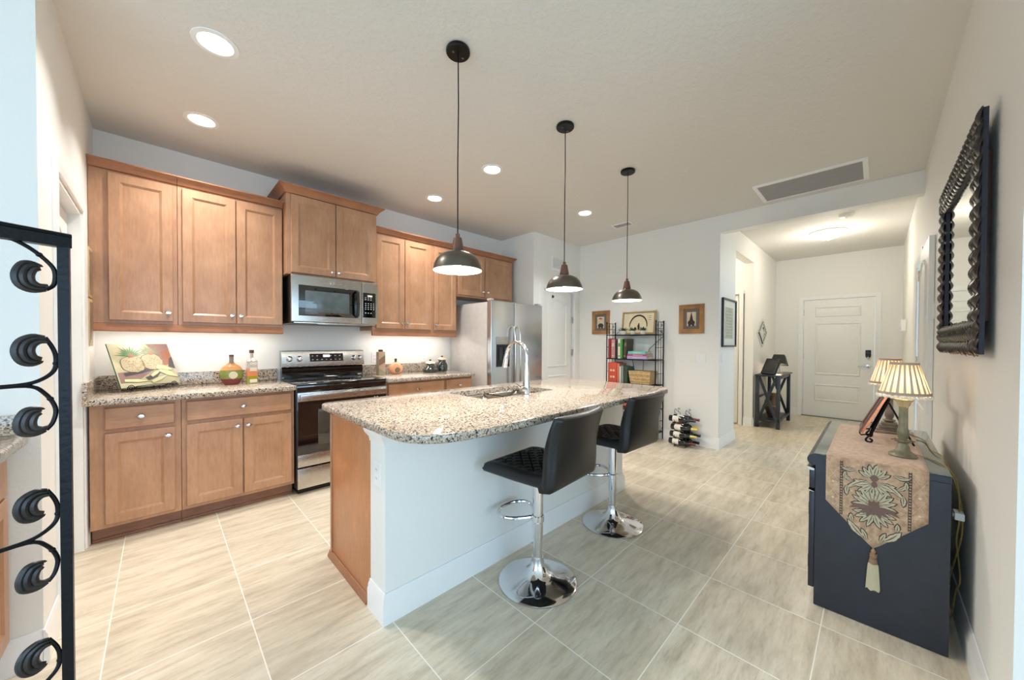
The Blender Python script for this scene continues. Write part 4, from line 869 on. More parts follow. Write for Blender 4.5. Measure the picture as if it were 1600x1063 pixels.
# tile plaques on the left wall beside the cabinets
for z0, z1, lab in ((1.545, 1.86, 'upper painted tile plaque hanging beside the tall corner cabinet'), (1.235, 1.535, 'lower painted tile plaque hanging beside the tall corner cabinet')):
    t = thing('wall_plaque', lab, 'plaque', (XL, 3.52, z0), 'tile plaques on the left wall'); b = MB(); b.box(XL+.001, 3.435, z0, XL+.022, 3.60, z1, .003); b.build('board', C('plaque_tan', (196, 170, 124), .5), t)
    b = MB(); b.box(XL+.022, 3.45, z0+.02, XL+.0235, 3.585, z1-.02); b.prism([(3.47, z0+.04), (3.56, z0+.05), (3.55, z0+.2), (3.50, z0+.24)], 'x', XL+.0236, XL+.025); b.build('picture_tile', C('plaque_art', (132, 112, 92), .3, vary=.5, bump=(20, .3)), t)
# ---------------------------------------------------------------- iron shelf against the hall wall
BX0, BX1, BY0, BY1 = 4.50, 4.735, 1.965, 2.665
SH = [.10, .40, .715, 1.048, 1.378]
t = thing('etagere_shelf', 'tall black iron shelf unit holding books and plants against the wall', 'shelf', ((BX0+BX1)/2, (BY0+BY1)/2, 0))
for i, (x, y) in enumerate(((BX0, BY0), (BX0, BY1), (BX1, BY0), (BX1, BY1))):
    b = MB(); b.tube([(x, y, .001), (x, y, 1.55)], .008, 6); b.sphere((x, y, 1.556), .010, 8); b.build('post', M['iron'], t)
for y, nm in ((BY0, 'side_panel'), (BY1, 'side_panel')):
    b = MB()
    for k in (1, 2): b.tube([(BX0+(BX1-BX0)*k/3, y, .10), (BX0+(BX1-BX0)*k/3, y, 1.545)], .0035, 6)
    for z in (.25, .56, .87, 1.21, 1.46, 1.545): b.tube([(BX0, y, z), (BX1, y, z)], .0035, 6)
    for z in (1.42, 1.50):
        for sx in (.25, .75):
            cx = BX0+(BX1-BX0)*sx; b.tube([(cx+.022*math.cos(a*.5)*(1-a/22), y, z+.022*math.sin(a*.5)*(1-a/22)) for a in range(16)], .0025, 5)
    b.tube([(BX0, y, .17), (BX0+.06, y, .12), (BX1-.06, y, .12), (BX1, y, .17)], .0035, 6)
    b.build(nm, M['iron'], t)
for z in SH:
    b = MB()
    for a, c_ in (((BX0, BY0), (BX0, BY1)), ((BX1, BY0), (BX1, BY1)), ((BX0, BY0), (BX1, BY0)), ((BX0, BY1), (BX1, BY1))): b.bar((*a, z), (*c_, z), .007, .012)
    for k in range(1, 12): b.tube([(BX0+(BX1-BX0)*k/12, BY0, z), (BX0+(BX1-BX0)*k/12, BY1, z)], .0022, 5)
    b.build('wire_shelf', M['iron'], t)
b = MB(); xb = BX1-.002
for z0, z1 in ((1.048, 1.378), (.715, 1.048)): pass
b.tube([(xb, BY0, 1.36), (xb, BY0+.18, 1.20), (xb, BY0+.25, 1.05)], .0035, 6); b.tube([(xb, BY0+.27, 1.05), (xb, 2.24, .88), (xb, 2.235, .72)], .0035, 6); b.tube([(xb, 2.40, 1.05), (xb, 2.365, .88), (xb, 2.36, .72)], .0035, 6)
b.tube(smooth_path([(xb, BY1, 1.38), (xb, BY1-.08, 1.44), (xb, BY1-.16, 1.40), (xb, 2.40, 1.50), (xb, 2.2, 1.50), (xb, BY0+.06, 1.44), (xb, BY0, 1.38)], 6), .0035, 6); b.build('back_brace', M['iron'], t)
def book(y0, y1, z, h, d, color, lab, lean=0, x0=None, stripe=None, grp='upright books on the iron shelf'):
    """upright book, spine towards -X (the room), y0..y1 wide"""
    x0 = x0 if x0 is not None else BX0+.012; w_ = y1-y0
    o = thing('book', lab, 'book', ((x0+d/2), (y0+y1)/2, z), grp); mt = Matrix.Translation((0, y0, z)) @ Matrix.Rotation(lean, 4, 'X') @ Matrix.Translation((0, -y0, -z))
    b = MB(); b.box(x0, y0, z, x0+d, y0+.003, z+h, mtx=mt); b.box(x0, y1-.003, z, x0+d, y1, z+h, mtx=mt); b.box(x0-.001, y0, z, x0+.003, y1, z+h, .0006, mtx=mt)
    if stripe:
        b.mat(color); b.mat(stripe); b.box(x0-.0018, y0+w_*.15, z+h*.62, x0-.0009, y1-w_*.15, z+h*.80, mtx=mt); b.box(x0-.0018, y0+w_*.15, z+h*.10, x0-.0009, y1-w_*.15, z+h*.16, mtx=mt)
        for f in list(b.bm.faces)[:]: pass
    b.mats = [color]+([stripe] if stripe else [])
    b.build('cover', color, o)
    b = MB(); b.box(x0+.004, y0+.003, z+.004, x0+d-.004, y1-.003, z+h-.004, mtx=mt); b.build('pages', M['paper'], o)
    return o
def book_fix(): pass
zs = SH[3]+.007
book(2.610, 2.648, zs, .275, .19, C('book_red', (150, 46, 46)), 'tall dark red book at the left end of the upper book shelf')
book(2.545, 2.60, zs, .265, .19, C('book_pink', (196, 140, 140)), 'thick dusty pink book on the upper book shelf', stripe=M['paper'])
book(2.505, 2.535, zs, .25, .19, C('book_black', (38, 36, 40)), 'thin black book right of the pink book')
book(2.462, 2.50, zs, .265, .19, C('book_cream', (220, 214, 190)), 'cream book beside the green-spined book', stripe=C('book_green', (70, 150, 70)))
book(2.430, 2.458, zs, .27, .19, C('book_green', (70, 150, 70)), 'bright green book on the upper book shelf')
book(2.380, 2.418, zs, .27, .19, C('book_dark', (78, 66, 52)), 'dark patterned book leaning on the upper book shelf', lean=.06, stripe=C('book_olive', (130, 120, 84)))
def flatbook(z, h, y0, y1, color, lab, d=.185):
    o = thing('book', lab, 'book', (BX0+.1, (y0+y1)/2, z), 'books lying in a pile'); x0 = BX0+.005
    b = MB(); b.box(x0, y0, z, x0+d, y1, z+.003); b.box(x0, y0, z+h-.003, x0+d, y1, z+h); b.box(x0-.001, y0, z, x0+.003, y1, z+h, .0006); b.build('cover', color, o)
    b = MB(); b.box(x0+.004, y0+.004, z+.003, x0+d-.004, y1-.004, z+h-.003); b.build('pages', M['paper'], o)
    b = MB(); b.box(x0-.0018, y0+.05, z+h*.35, x0-.0009, y1-.08, z+h*.6); b.build('spine_title', M['paper'], o)
flatbook(zs, .040, 2.085, 2.36, C('book_lavender', (176, 160, 206)), 'lavender book at the bottom of the lying pile')
flatbook(zs+.0405, .026, 2.09, 2.355, C('book_magenta', (172, 70, 110)), 'magenta book in the middle of the lying pile')
flatbook(zs+.067, .036, 2.105, 2.345, C('book_turquoise', (110, 196, 188)), 'turquoise book on top of the lying pile')
zs = SH[2]+.007
t = thing('file_box', 'red-orange box with white round motifs on the lower book shelf', 'box', (4.6, 2.58, zs))
b = MB(); b.box(BX0+.01, 2.515, zs, BX0+.20, 2.648, zs+.275, .003); b.build('body', C('box_red', (206, 84, 62), .5), t)
b = MB()
for z in (.075, .165):
    for y in (2.56, 2.60): b.lathe([(.016, 0), (.016, -.0012), (0, -.0014)], (BX0+.0098, y, zs+z), 14, 'x')
b.build('round_motif', M['paper'], t)
book(2.475, 2.508, zs, .265, .19, C('book_tan_spine', (196, 120, 96)), 'terracotta binder beside the red box')
book(2.455, 2.472, zs, .225, .19, C('book_white', (232, 230, 222)), 'thin white book on the lower book shelf')
book(2.415, 2.45, zs, .235, .19, C('book_grey', (130, 140, 132)), 'grey-green book on the lower book shelf')
book(2.355, 2.405, zs, .225, .19, C('book_dkgreen', (44, 74, 62)), 'dark green book next to the basket', stripe=C('book_wine', (90, 50, 44)))
# basket
t = thing('basket', 'woven seagrass basket with slanted sides on the lower book shelf', 'basket', (4.6, 2.18, zs))
b = MB(); rows = []
for i, z in ((.0, 0), (-.010, .05), (-.018, .12), (-.022, .165), (-.018, .170), (-.010, .165), (-.004, .05), (.004, .01)):
    rows.append([Vector(p) for p in ((BX0+.03+i, 2.06+i, zs+z), (BX0+.20-i, 2.06+i, zs+z), (BX0+.20-i, 2.315-i, zs+z), (BX0+.03+i, 2.315-i, zs+z))])
b.grid(rows, closed_v=True, cap=True); b.build('woven_body', M['wicker'], t)
b = MB(); b.tube([(BX0+.010, 2.04, zs+.168), (BX0+.218, 2.04, zs+.168), (BX0+.218, 2.335, zs+.168), (BX0+.010, 2.335, zs+.168)], .008, 8, closed=True); b.build('rim', M['wicker'], t)
# lower shelves
zs = SH[1]+.007
t = thing('storage_box', 'red fabric storage box low on the iron shelf, glimpsed beside the far stool', 'box', (4.6, 2.38, zs)); b = MB(); b.box(BX0+.01, 2.28, zs, BX0+.2, 2.50, zs+.13, .01); b.build('body', C('box_red', (206, 84, 62), .5), t); b = MB(); b.box(BX0+.005, 2.275, zs+.1305, BX0+.205, 2.505, zs+.15, .006); b.build('lid', C('lid_red', (190, 66, 54), .5), t)
zs = SH[0]+.007
for k, (y0, y1, c_, lab) in enumerate(((2.49, 2.52, (150, 70, 60), 'brick red album on the bottom shelf'), (2.45, 2.485, (196, 170, 140), 'tan album on the bottom shelf'), (2.415, 2.445, (120, 60, 56), 'maroon album on the bottom shelf'), (2.375, 2.41, (206, 190, 168), 'pale album on the bottom shelf'))):
    book(y0, y1, zs, .25, .19, C('album_%s' % lab.split()[0], c_), lab)
t = thing('gift_bag', 'small patterned rust bag at the right of the bottom shelf', 'bag', (4.6, 2.03, zs)); b = MB(); b.box(BX0+.02, 1.99, zs, BX0+.16, 2.09, zs+.13, .01); b.prism([(1.99, zs+.13), (2.09, zs+.13), (2.045, zs+.20)], 'x', BX0+.07, BX0+.09); b.build('body', C('bag_rust', (170, 104, 84), .7, vary=.5), t)
# top shelf: tray picture and three plants
zs = SH[4]+.007
t = thing('wall_tray', 'cream rectangular tray with scalloped top and dark arched motif, leaning on the top shelf', 'tray', (4.69, 2.29, zs))
def TP(y, z, d): return Vector((4.725-.05*(1-z/.34)-d, y, zs+z))
b = MB(); n = 40; top = [(2.05+.48*(1-k/n), .325+.010*math.cos(2*PI*k/n*3)) for k in range(n+1)]
poly = [(2.05, .0), (2.53, .0)] + top
b.grid([[TP(y, z, d) for y, z in poly] for d in (0, .012)], closed_v=True, cap=True); b.build('board', M['cream'], t)
b = MB()
for y0, z0, y1, z1 in ((2.05, .0, 2.53, .028), (2.05, .30, 2.53, .318), (2.05, .028, 2.072, .30), (2.508, .028, 2.53, .30)): b.grid([[TP(y, z, d) for y, z in ((y0, z0), (y1, z0), (y1, z1), (y0, z1))] for d in (.0121, .022)], closed_v=True, cap=True)
b.build('rim', C('tray_rim', (166, 140, 96), .5, bump=(60, .5)), t)
b = MB(); 
arcp = [(2.29+.125*math.cos(math.radians(a)), .12+.145*math.sin(math.radians(a))) for a in range(-5, 186, 10)]
b.tube([TP(y, z, .016) for y, z in arcp], [.004+.007*math.sin(PI*k/len(arcp)) for k in range(len(arcp))], 6); b.prism([(2.26, .0), (2.27, .0)], 'x', 0, 0) if False else None
b.tube([TP(2.28, .07, .015), TP(2.285, .12, .015), TP(2.28, .16, .015)], [.012, .016, .004], 6); b.tube([TP(2.32, .07, .015), TP(2.325, .10, .015)], [.014, .006], 6)
for z in (.20, .225, .25): b.tube([TP(2.115, z, .013), TP(2.15, z, .013)], .0025, 5)
b.build('arched_motif', M['ink'], t)
def plant(y, w_, lab, seed):
    rnd = random.Random(seed); x = BX0+.055; t = thing('potted_plant', lab, 'plant', (x, y, zs), 'small plants on the iron shelf')
    b = MB(); b.lathe([(.022, 0), (.026, .004), (.034, .045), (.036, .05), (.032, .05), (.030, .042), (0, .042)], (x, y, zs), 20, sx=1, sy=w_); b.build('pot', M['pot'], t)
    b = MB()
    for k in range(70):
        a = rnd.random()*2*PI; L_ = .03+.045*rnd.random(); el = rnd.uniform(.1, 1.3); d = Vector((math.cos(a)*math.cos(el)*.7, math.sin(a)*math.cos(el)*1.25*w_, math.sin(el)*.9)); p = Vector((x, y+rnd.uniform(-.02, .02)*w_, zs+.045)); q = p+d*L_; s_ = d.cross(Vector((0, 0, 1))).normalized()*rnd.uniform(.006, .010)
        b._f([b.bm.verts.new(v) for v in (p+d*L_*.2, p+d*L_*.6+s_, q, p+d*L_*.6-s_+Vector((0, 0, .002)))])
        b.tube([p, p+d*L_*.3], .001, 3)
    b.build('foliage', M['leafg'], t, smooth=0)
plant(2.45, 1.5, 'left potted plant with trailing leaves on the top shelf', 1); plant(2.305, 1.0, 'middle potted plant in a white pot on the top shelf', 2); plant(2.165, 1.1, 'right potted plant in a white pot on the top shelf', 3)
# framed prints on the hall wall
def framed(name, label, y0, y1, z0, z1, fw, m1, mat_in, kind):
    t = thing(name, label, 'picture', (XH, (y0+y1)/2, z0), 'gold framed prints'); b = MB()
    rows = [[Vector((XH-d, y0+i, z0+i)), Vector((XH-d, y1-i, z0+i)), Vector((XH-d, y1-i, z1-i)), Vector((XH-d, y0+i, z1-i))] for i, d in ((0, .001), (0, .016), (.006, .022), (fw*.6, .016), (fw-.006, .018), (fw, .012), (fw, .001))]
    b.grid(rows, closed_v=True, closed_u=True); b.build('frame', m1, t)
    b = MB(); b.rings(y0+fw, y1-fw, z0+fw, z1-fw, [(0, 0), (0, .006)], '-x', XH-.001); b.build('mat_board', mat_in, t)
    i = fw+.035; b = MB(); b.rings(y0+i, y1-i, z0+i, z1-i, [(0, 0), (0, .002)], '-x', XH-.0071); p = b.build('print', M['paper'], t)
    b = MB(); cy_, cz = (y0+y1)/2, (z0+z1)/2; w_ = (y1-y0-2*i)
    b.mat(M['ink']); b.grid([[Vector((XH-d, cy_+.40*w_*math.cos(a*PI/8), cz-.05+.028*math.sin(a*PI/8)*(1.4 if a < 8 else .8))) for a in range(16)] for d in (.0092, .0098)], closed_v=True, cap=True)
    for s_ in (-1, 1): b.grid([[Vector((XH-d, cy_+s_*.2*w_+.016*math.cos(a*PI/6), cz-.075+.016*math.sin(a*PI/6))) for a in range(12)] for d in (.0099, .0104)], closed_v=True, cap=True)
    if kind == 0: b.mat(M['red_i']); b.grid([[Vector((XH-d, cy_+.3*w_*u, cz+.055+.018*v)) for u, v in ((-1, 0), (0, -.6), (1, 0), (.5, 1), (-.5, .6))] for d in (.0092, .0098)], closed_v=True, cap=True)
    else: b.prism([(cy_-.022, cz-.02), (cy_+.022, cz-.02), (cy_+.008, cz+.05), (cy_, cz+.095), (cy_-.008, cz+.05)], 'x', XH-.0098, XH-.0092)
    b.build('drawing', M['ink'], p)
framed('framed_print', 'small gold-framed vintage car print left of the iron shelf', 2.766, 3.066, 1.402, 1.752, .055, M['gold'], M['matgrey'], 0)
framed('framed_print', 'gold-framed vintage tower print above the light switch, right of the shelf', 1.474, 1.772, 1.392, 1.756, .06, M['gold'], M['matgrey'], 1)
t = thing('framed_picture', 'tall black-framed picture on the narrow return wall before the hall opening', 'picture', (5.12, YS, 1.22))
b = MB(); rows = [[Vector((4.83+i, YS-d, 1.225+i)), Vector((5.41-i, YS-d, 1.225+i)), Vector((5.41-i, YS-d, 1.825-i)), Vector((4.83+i, YS-d, 1.825-i))] for i, d in ((0, .001), (0, .025), (.022, .025), (.022, .001))]; b.grid(rows, closed_v=True, closed_u=True); b.build('frame', M['black'], t)
b = MB(); b.rings(4.852, 5.388, 1.247, 1.803, [(0, 0), (0, .008)], '-y', YS-.001); b.build('mat_board', C('mat_white', (222, 222, 214), .5), t); b = MB(); b.rings(4.95, 5.29, 1.33, 1.72, [(0, 0), (0, .001)], '-y', YS-.0095); p = b.build('print', C('print_sage', (176, 180, 160), .5, vary=.2), t)
b = MB()
for k in range(9): b.box(4.98, YS-.0115, 1.36+k*.038, 5.26, YS-.0107, 1.366+k*.038)
b.build('faint_lines', C('line_grey', (140, 144, 130), .6), p)

# ---------------------------------------------------------------- wine rack
RZ = [.055, .145, .235, .335]; RXs = [4.55, 4.655]
t = thing('wine_rack', 'black wire wine rack on the floor right of the iron shelf', 'wine rack', (4.6, 1.66, 0)); b = MB()
for y in (1.73, 1.60):
    for x in RXs:
        pts = [(x+.045*math.sin(2*PI*k/8), y, .004+k*.0205) for k in range(21)]; b.tube(pts, .003, 6)
        b.tube([(x+.03*math.cos(a/10*2*PI), y, .425+.03*math.sin(a/10*2*PI)) for a in range(8)], .003, 6)
    b.tube([(4.50, y, .004), (4.71, y, .004)], .003, 6)
    for z in RZ: b.tube([(RXs[0]-.04, y, z-.012), (RXs[0]-.02, y, z-.040), (RXs[0]+.02, y, z-.040), ((RXs[0]+RXs[1])/2, y, z-.012), (RXs[1]-.02, y, z-.040), (RXs[1]+.02, y, z-.040), (RXs[1]+.04, y, z-.012)], .0028, 6)
for x in (4.50, 4.71): b.tube([(x, 1.73, .004), (x, 1.60, .004)], .003, 6)
b.build('wire_frame', M['iron'], t)
foils = ['foil_r', 'black', 'foil_y', 'foil_y', 'black', 'foil_y', 'foil_r', 'black']
nm_ = ['lowest', 'second lowest', 'second highest', 'topmost']
k = 0
for zi, z in enumerate(RZ):
    for xi, x in enumerate(RXs):
        col_ = ('front' if xi == 0 else 'wall-side'); fo = {(0, 0): 'foil_r', (0, 1): 'black', (1, 0): 'foil_y', (1, 1): 'black', (2, 0): 'foil_y', (2, 1): 'foil_y', (3, 0): 'black', (3, 1): 'foil_r'}[(zi, xi)]
        fn = {'foil_r': 'maroon', 'foil_y': 'yellow', 'black': 'black'}[fo]
        t = thing('wine_bottle', 'dark wine bottle with %s neck foil, %s row, %s side of the wire rack' % (fn, nm_[zi], col_), 'wine bottle', (x, 1.66, z), 'bottles in the wine rack')
        y1 = 1.80-.012*((zi+xi) % 3)
        b = MB(); b.lathe([(.0, y1), (.034, y1), (.037, y1-.006), (.037, y1-.185), (.030, y1-.205), (.016, y1-.225), (.0145, y1-.24)], (x, 0, z), 24, 'y'); b.build('body', M['wine'], t)
        b = MB(); b.lathe([(.0155, y1-.232), (.0150, y1-.29), (.0165, y1-.292), (.0165, y1-.302), (0, y1-.303)], (x, 0, z), 18, 'y'); b.build('neck_foil', M[fo], t)
        b = MB(); a0, a1 = 100, 250
        rows = [[Vector((x+r*math.cos(math.radians(a0+(a1-a0)*q/10)), yy, z+r*math.sin(math.radians(a0+(a1-a0)*q/10)))) for q in range(11)] for yy, r in ((y1-.045, .0376), (y1-.118, .0376))]
        b.grid(rows); b.build('label', C('label_orange', (176, 100, 60), .6) if (zi, xi) == (2, 1) else M['label'], t)

# ---------------------------------------------------------------- entry: console table with its things, diamond wall mirror
CXa, CXb, CYa, CYb, CZ = 6.47, 7.40, .975, 1.285, .80
t = thing('console_table', 'narrow black console table with X-shaped ends in the entry', 'table', ((CXa+CXb)/2, (CYa+CYb)/2, 0))
b = MB(); b.box(CXa-.02, CYa-.02, CZ-.022, CXb+.02, CYb, CZ, .003); b.build('table_top', M['navy'], t)
for x in (CXa, CXb-.045):
    for y in (CYa, CYb-.05): b = MB(); b.box(x, y, .001, x+.045, y+.045, CZ-.023, .002); b.build('leg', M['navy'], t)
b = MB(); b.box(CXa+.005, CYa+.005, .10, CXb-.005, CYb-.01, .122, .002); b.build('lower_shelf', M['navy'], t)
b = MB(); b.box(CXa+.01, CYb-.045, .44, CXb-.01, CYb-.02, .46, .002); b.box(CXa+.046, CYa+.012, CZ-.065, CXb-.046, CYa+.032, CZ-.023, .002); b.build('rail', M['navy'], t)
for x in (CXa+.022, CXb-.022):
    b = MB(); b.bar((x, CYa+.045, .125), (x, CYb-.05, CZ-.03), .022, .035); b.bar((x, CYa+.045, CZ-.03), (x, CYb-.05, .125), .018, .035); b.build('cross_brace', M['navy'], t)
for x in (CXa+.10,):
    b = MB(); b.bar((CXa+.045, CYa+.02, .125), (CXb-.045, CYa+.02, CZ-.07), .022, .03) if False else b.box(CXa, CYa+.006, .10, CXb, CYa+.03, .14, .002); b.build('apron', M['navy'], t)
t = thing('picture_frame', 'black photo frame leaning back on the console table', 'picture frame', (6.62, 1.10, CZ+.001)); b = MB()
def FP(u, v, d): 
    o_ = Vector((6.50, 1.035, CZ+.002)); uu = Vector((.10, .16, 0)).normalized(); nn = Vector((uu.y, -uu.x, 0)); vv = (-nn*-.45+Vector((0, 0, .90))).normalized(); nrm = uu.cross(vv); return o_+uu*u*.22+vv*v*.25-nrm*d
b.grid([[FP(u, v, d) for u, v in ((0, 0), (1, 0), (1, 1), (0, 1))] for d in (0, .035)], closed_v=True, cap=True); b.build('frame', M['navy'], t); b = MB(); b.grid([[FP(u, v, d) for u, v in ((.12, .12), (.88, .12), (.88, .88), (.12, .88))] for d in (.0352, .036)], closed_v=True, cap=True); b.grid([[FP(u, v, d) for u, v in ((.12, .12), (.88, .12), (.88, .88), (.12, .88))] for d in (-.001, -.0002)], closed_v=True, cap=True); b.build('glass_panel', M['blackgl'], t)
t = thing('table_lamp', 'small lamp with tilted black shade on the console table', 'lamp', (7.02, 1.07, CZ+.001)); b = MB(); b.lathe([(.05, 0), (.05, .01), (.012, .02), (.01, .12), (.008, .17)], (7.02, 1.07, CZ+.001), 20); b.build('base', M['nickel'], t)
b = MB(); sh = Matrix.Translation((7.02, 1.07, CZ+.21)) @ Matrix.Rotation(.22, 4, 'Y'); q = bmesh.new(); bmesh.ops.create_cone(q, cap_ends=False, segments=4, radius1=.15, radius2=.095, depth=.15, matrix=Matrix.Rotation(PI/4, 4, 'Z')); b._merge(q, sh); o = b.build('lamp_shade', C('black_shade', (38, 42, 36), .6), t, smooth=0); sm_ = o.modifiers.new('thickness', 'SOLIDIFY'); sm_.thickness = .003
b = MB(); b.sphere((7.02, 1.07, CZ+.19), .02, 10); b.build('bulb', M['bulb'], t)
l = bpy.data.lights.new('console_lamp', 'POINT'); l.energy = 1.2; l.color = (1, .75, .5); l.shadow_soft_size = .03; o = bpy.data.objects.new('console_lamp', l); COL.objects.link(o); o.location = (7.02, 1.07, CZ+.12)
t = thing('floor_vase', 'bulbous brown patterned vase on the lower shelf of the console', 'vase', (6.85, 1.13, .123)); b = MB(); b.lathe([(.05, 0), (.055, .01), (.08, .08), (.105, .17), (.10, .24), (.07, .30), (.05, .33), (.055, .36), (.06, .37)], (6.85, 1.13, .123), 28); b.build('body', C('vase_brown', (92, 70, 52), .35, vary=.7), t); b = MB(); b.lathe([(.106, .165), (.1065, .17), (.1065, .185), (.105, .19)], (6.85, 1.13, .123), 28, cap=False); b.build('painted_band', C('vase_band', (150, 120, 84), .4), t)
t = thing('wall_mirror', 'silver diamond-shaped nested mirror decoration above the console table', 'mirror', (7.05, YS, 1.21)); cx_, cz_ = 7.03, 1.448
for i, (rw, rh, d) in enumerate(((.36, .24, .014), (.29, .185, .022), (.21, .13, .018))):
    b = MB(); k = .78
    b.grid([[Vector((cx_+rw*q*u, YS-dd, cz_+rh*q*v)) for u, v in ((1, 0), (0, 1), (-1, 0), (0, -1))] for q, dd in ((1, .001), (1, d), (k, d), (k, .001))], closed_u=True, closed_v=True); b.build('diamond_ring', M['mirror'] if i != 1 else M['nickel'], t)
b = MB(); b.grid([[Vector((cx_+.16*u, YS-dd, cz_+.10*v)) for u, v in ((1, 0), (0, 1), (-1, 0), (0, -1))] for dd in (.001, .01)], closed_v=True, cap=True); b.build('centre_glass', M['mirror'], t)
# ---------------------------------------------------------------- dresser on the right, with runner, lamps, easel
DX0, DX1, DY0, DY1, DZ = 2.262, 3.31, -.222, .200, .738
t = thing('dresser', 'black painted low dresser with glass top against the right wall', 'dresser', ((DX0+DX1)/2, 0, 0))
b = MB(); b.box(DX0, DY0, .002, DX1, DY1-.002, DZ-.03, .0015, 1); b.build('body', M['navy'], t)
b = MB(); pr = [(DY0, DZ-.03), (DY1+.006, DZ-.055)] + [(DY1+.006+.026*math.cos(math.radians(a)), DZ-.0305+.0265*math.sin(math.radians(a))) for a in range(-80, 91, 17)] + [(DY0, DZ-.004)]
pr = [(DY0, DZ-.0295), (DY1-.03, DZ-.0295), (DY1-.004, DZ-.056)] + [(DY1+.002+.027*math.cos(math.radians(a)), DZ-.031+.027*math.sin(math.radians(a))) for a in range(-80, 91, 17)] + [(DY0, DZ-.004)]
b.prism(pr, 'x', DX0-.0015, DX1+.01); b.build('top_board', M['navy'], t, smooth=40)
b = MB(); b.box(DX0+.003, DY0, DZ-.0035, DX1, DY1+.004, DZ+.002, .001); b.build('glass_top', M['glass_top'], t)['label'] = 'pale green glass sheet'
for k in range(2):
    a = DX0+.008+k*.52; b = MB(); b.box(a, DY1-.001, .565, a+.505, DY1+.021, .655, .003); d = b.build('drawer', M['navy'], t); b = MB(); b.prism([(DY1+.002, .662), (DY1+.030, .668), (DY1+.022, .653), (DY1+.002, .650)], 'x', a, a+.505); b.build('pull_lip', M['nickel'], d)
    b = MB(); b.box(a, DY1-.001, .078, a+.505, DY1+.021, .545, .003); d = b.build('door', M['navy'], t); b = MB(); b.prism([(DY1+.002, .549), (DY1+.024, .556), (DY1+.022, .549), (DY1+.002, .547)], 'x', a, a+.505); b.build('pull_lip', M['nickel'], d)
    for z in (.17, .43): b = MB(); b.box(a+.003, DY1+.0212, z, a+.012, DY1+.0222, z+.06); b.build('hinge', M['iron'], d)
# runner
TZ = DZ+.0028
RY0, RY1 = -.162, .158
t = thing('table_runner', 'tan tapestry table runner with leaf motifs and tassel draped over the dresser', 'table runner', (DX0, 0, TZ))
b = MB(); NY = 16
def rx(y, z): return DX0-.006-.004*math.sin(y*26+z*9)-.003*math.sin(y*57)
ys = [RY0+(RY1-RY0)*k/NY for k in range(NY+1)]
def low(y): m = -.005; return .357+(.172*abs(y-m)/(RY1-m) if y > m else .172*abs(y-m)/(m-RY0))
rows = []
rows.append([Vector((3.20, y, TZ+.001)) for y in ys])
for k in range(1, 13): rows.append([Vector((3.20-(3.20-DX0)*k/13, y, TZ+.0014+.0008*math.sin(k*1.9+y*31))) for y in ys])
rows.append([Vector((DX0+.004, y, TZ+.002)) for y in ys]); rows.append([Vector((DX0-.004, y, TZ-.002)) for y in ys])
for k in range(1, 11): rows.append([Vector((rx(y, 0)*1, y, (TZ-.006)*(1-k/10)+low(y)*k/10)) for y in ys])
b.grid(rows); o = b.build('cloth', M['fabric'], t, smooth=60); sm_ = o.modifiers.new('thickness', 'SOLIDIFY'); sm_.thickness = .0025; sm_.offset = 1 if True else 0
runner = o
FXR = DX0-.0135
def RP(y, z, d=0): return Vector((rx(y, 0)-.0032-d, y, z))
def leafp(b, y, z, a, L_, w_, d, curl=.0, n=8):
    """flat embroidered leaf with base (y,z), direction a (deg, 0=+y, 90=up)"""
    pl, pr_ = [], []; py, pz = y, z
    for k in range(n+1):
        s_ = k/n; aa = math.radians(a+curl*s_); wv = w_*math.sin(PI*min(1, s_*.92+.08))**.8*(1+.12*math.sin(s_*18))
        if k: py += math.cos(aa)*L_/n; pz += math.sin(aa)*L_/n
        pl.append((py-math.sin(aa)*wv, pz+math.cos(aa)*wv)); pr_.append((py+math.sin(aa)*wv, pz-math.cos(aa)*wv))
    poly = pl+list(reversed(pr_)); m_ = len(poly)
    vs = [b.bm.verts.new(RP(p[0], p[1], d)) for p in poly]
    for k in range(n): b._f([vs[k], vs[k+1], vs[m_-2-k], vs[m_-1-k]])
leaves = []
def fan(cy_, cz, a0, a1, n, L_, w_, r0=.0, curl=0):
    for k in range(n):
        a = a0+(a1-a0)*k/(n-1); aa = math.radians(a); leaves.append((cy_+r0*math.cos(aa), cz+r0*math.sin(aa), a, L_*(1-.18*abs(2*k/(n-1)-1)), w_, curl*(1 if k < n/2 else -1)))
fan(-.003, .555, 15, 165, 9, .062, .0075, .022, 14); fan(-.003, .530, 200, 340, 8, .060, .0075, .020, -14)
fan(-.003, .545, 170, 190, 2, .075, .009, .01, 20); fan(-.003, .545, -10, 10, 2, .075, .009, .01, 20)
fan(-.003, .655, 190, 350, 9, .058, .007, .018, -18); fan(-.003, .672, 20, 160, 7, .050, .007, .014, 20)
for s_ in (-1, 1):
    for (y, z, a, L_, w_, c_) in ((.030, .655, -25, .075, .008, -25), (.070, .640, 30, .04, .006, 30), (.085, .62, -70, .045, .007, -30), (.095, .648, 80, .035, .006, 20), (.06, .70, -30, .05, .007, 50), (.035, .405, 40, .075, .011, 18), (.070, .462, 75, .032, .007, 20), (.022, .397, 75, .045, .007, -10)):
        leaves.append((-.003+s_*y, z, a if s_ > 0 else 180-a, L_, w_, c_*s_))
b = MB(); 
for (y, z, a, L_, w_, c_) in leaves: leafp(b, y, z, a, L_+.005, w_+.0032, .0004, c_)
b.build('leaf_outline', M['motif_d'], runner, smooth=0)
b = MB()
for (y, z, a, L_, w_, c_) in leaves: leafp(b, y, z, a, L_, w_, .0010, c_)
b.build('leaf_motif', M['motif'], runner, smooth=0)
b = MB()
for (y, z, a, L_, w_, c_) in leaves: leafp(b, y, z, a, L_*.8, w_*.22, .0015, c_)
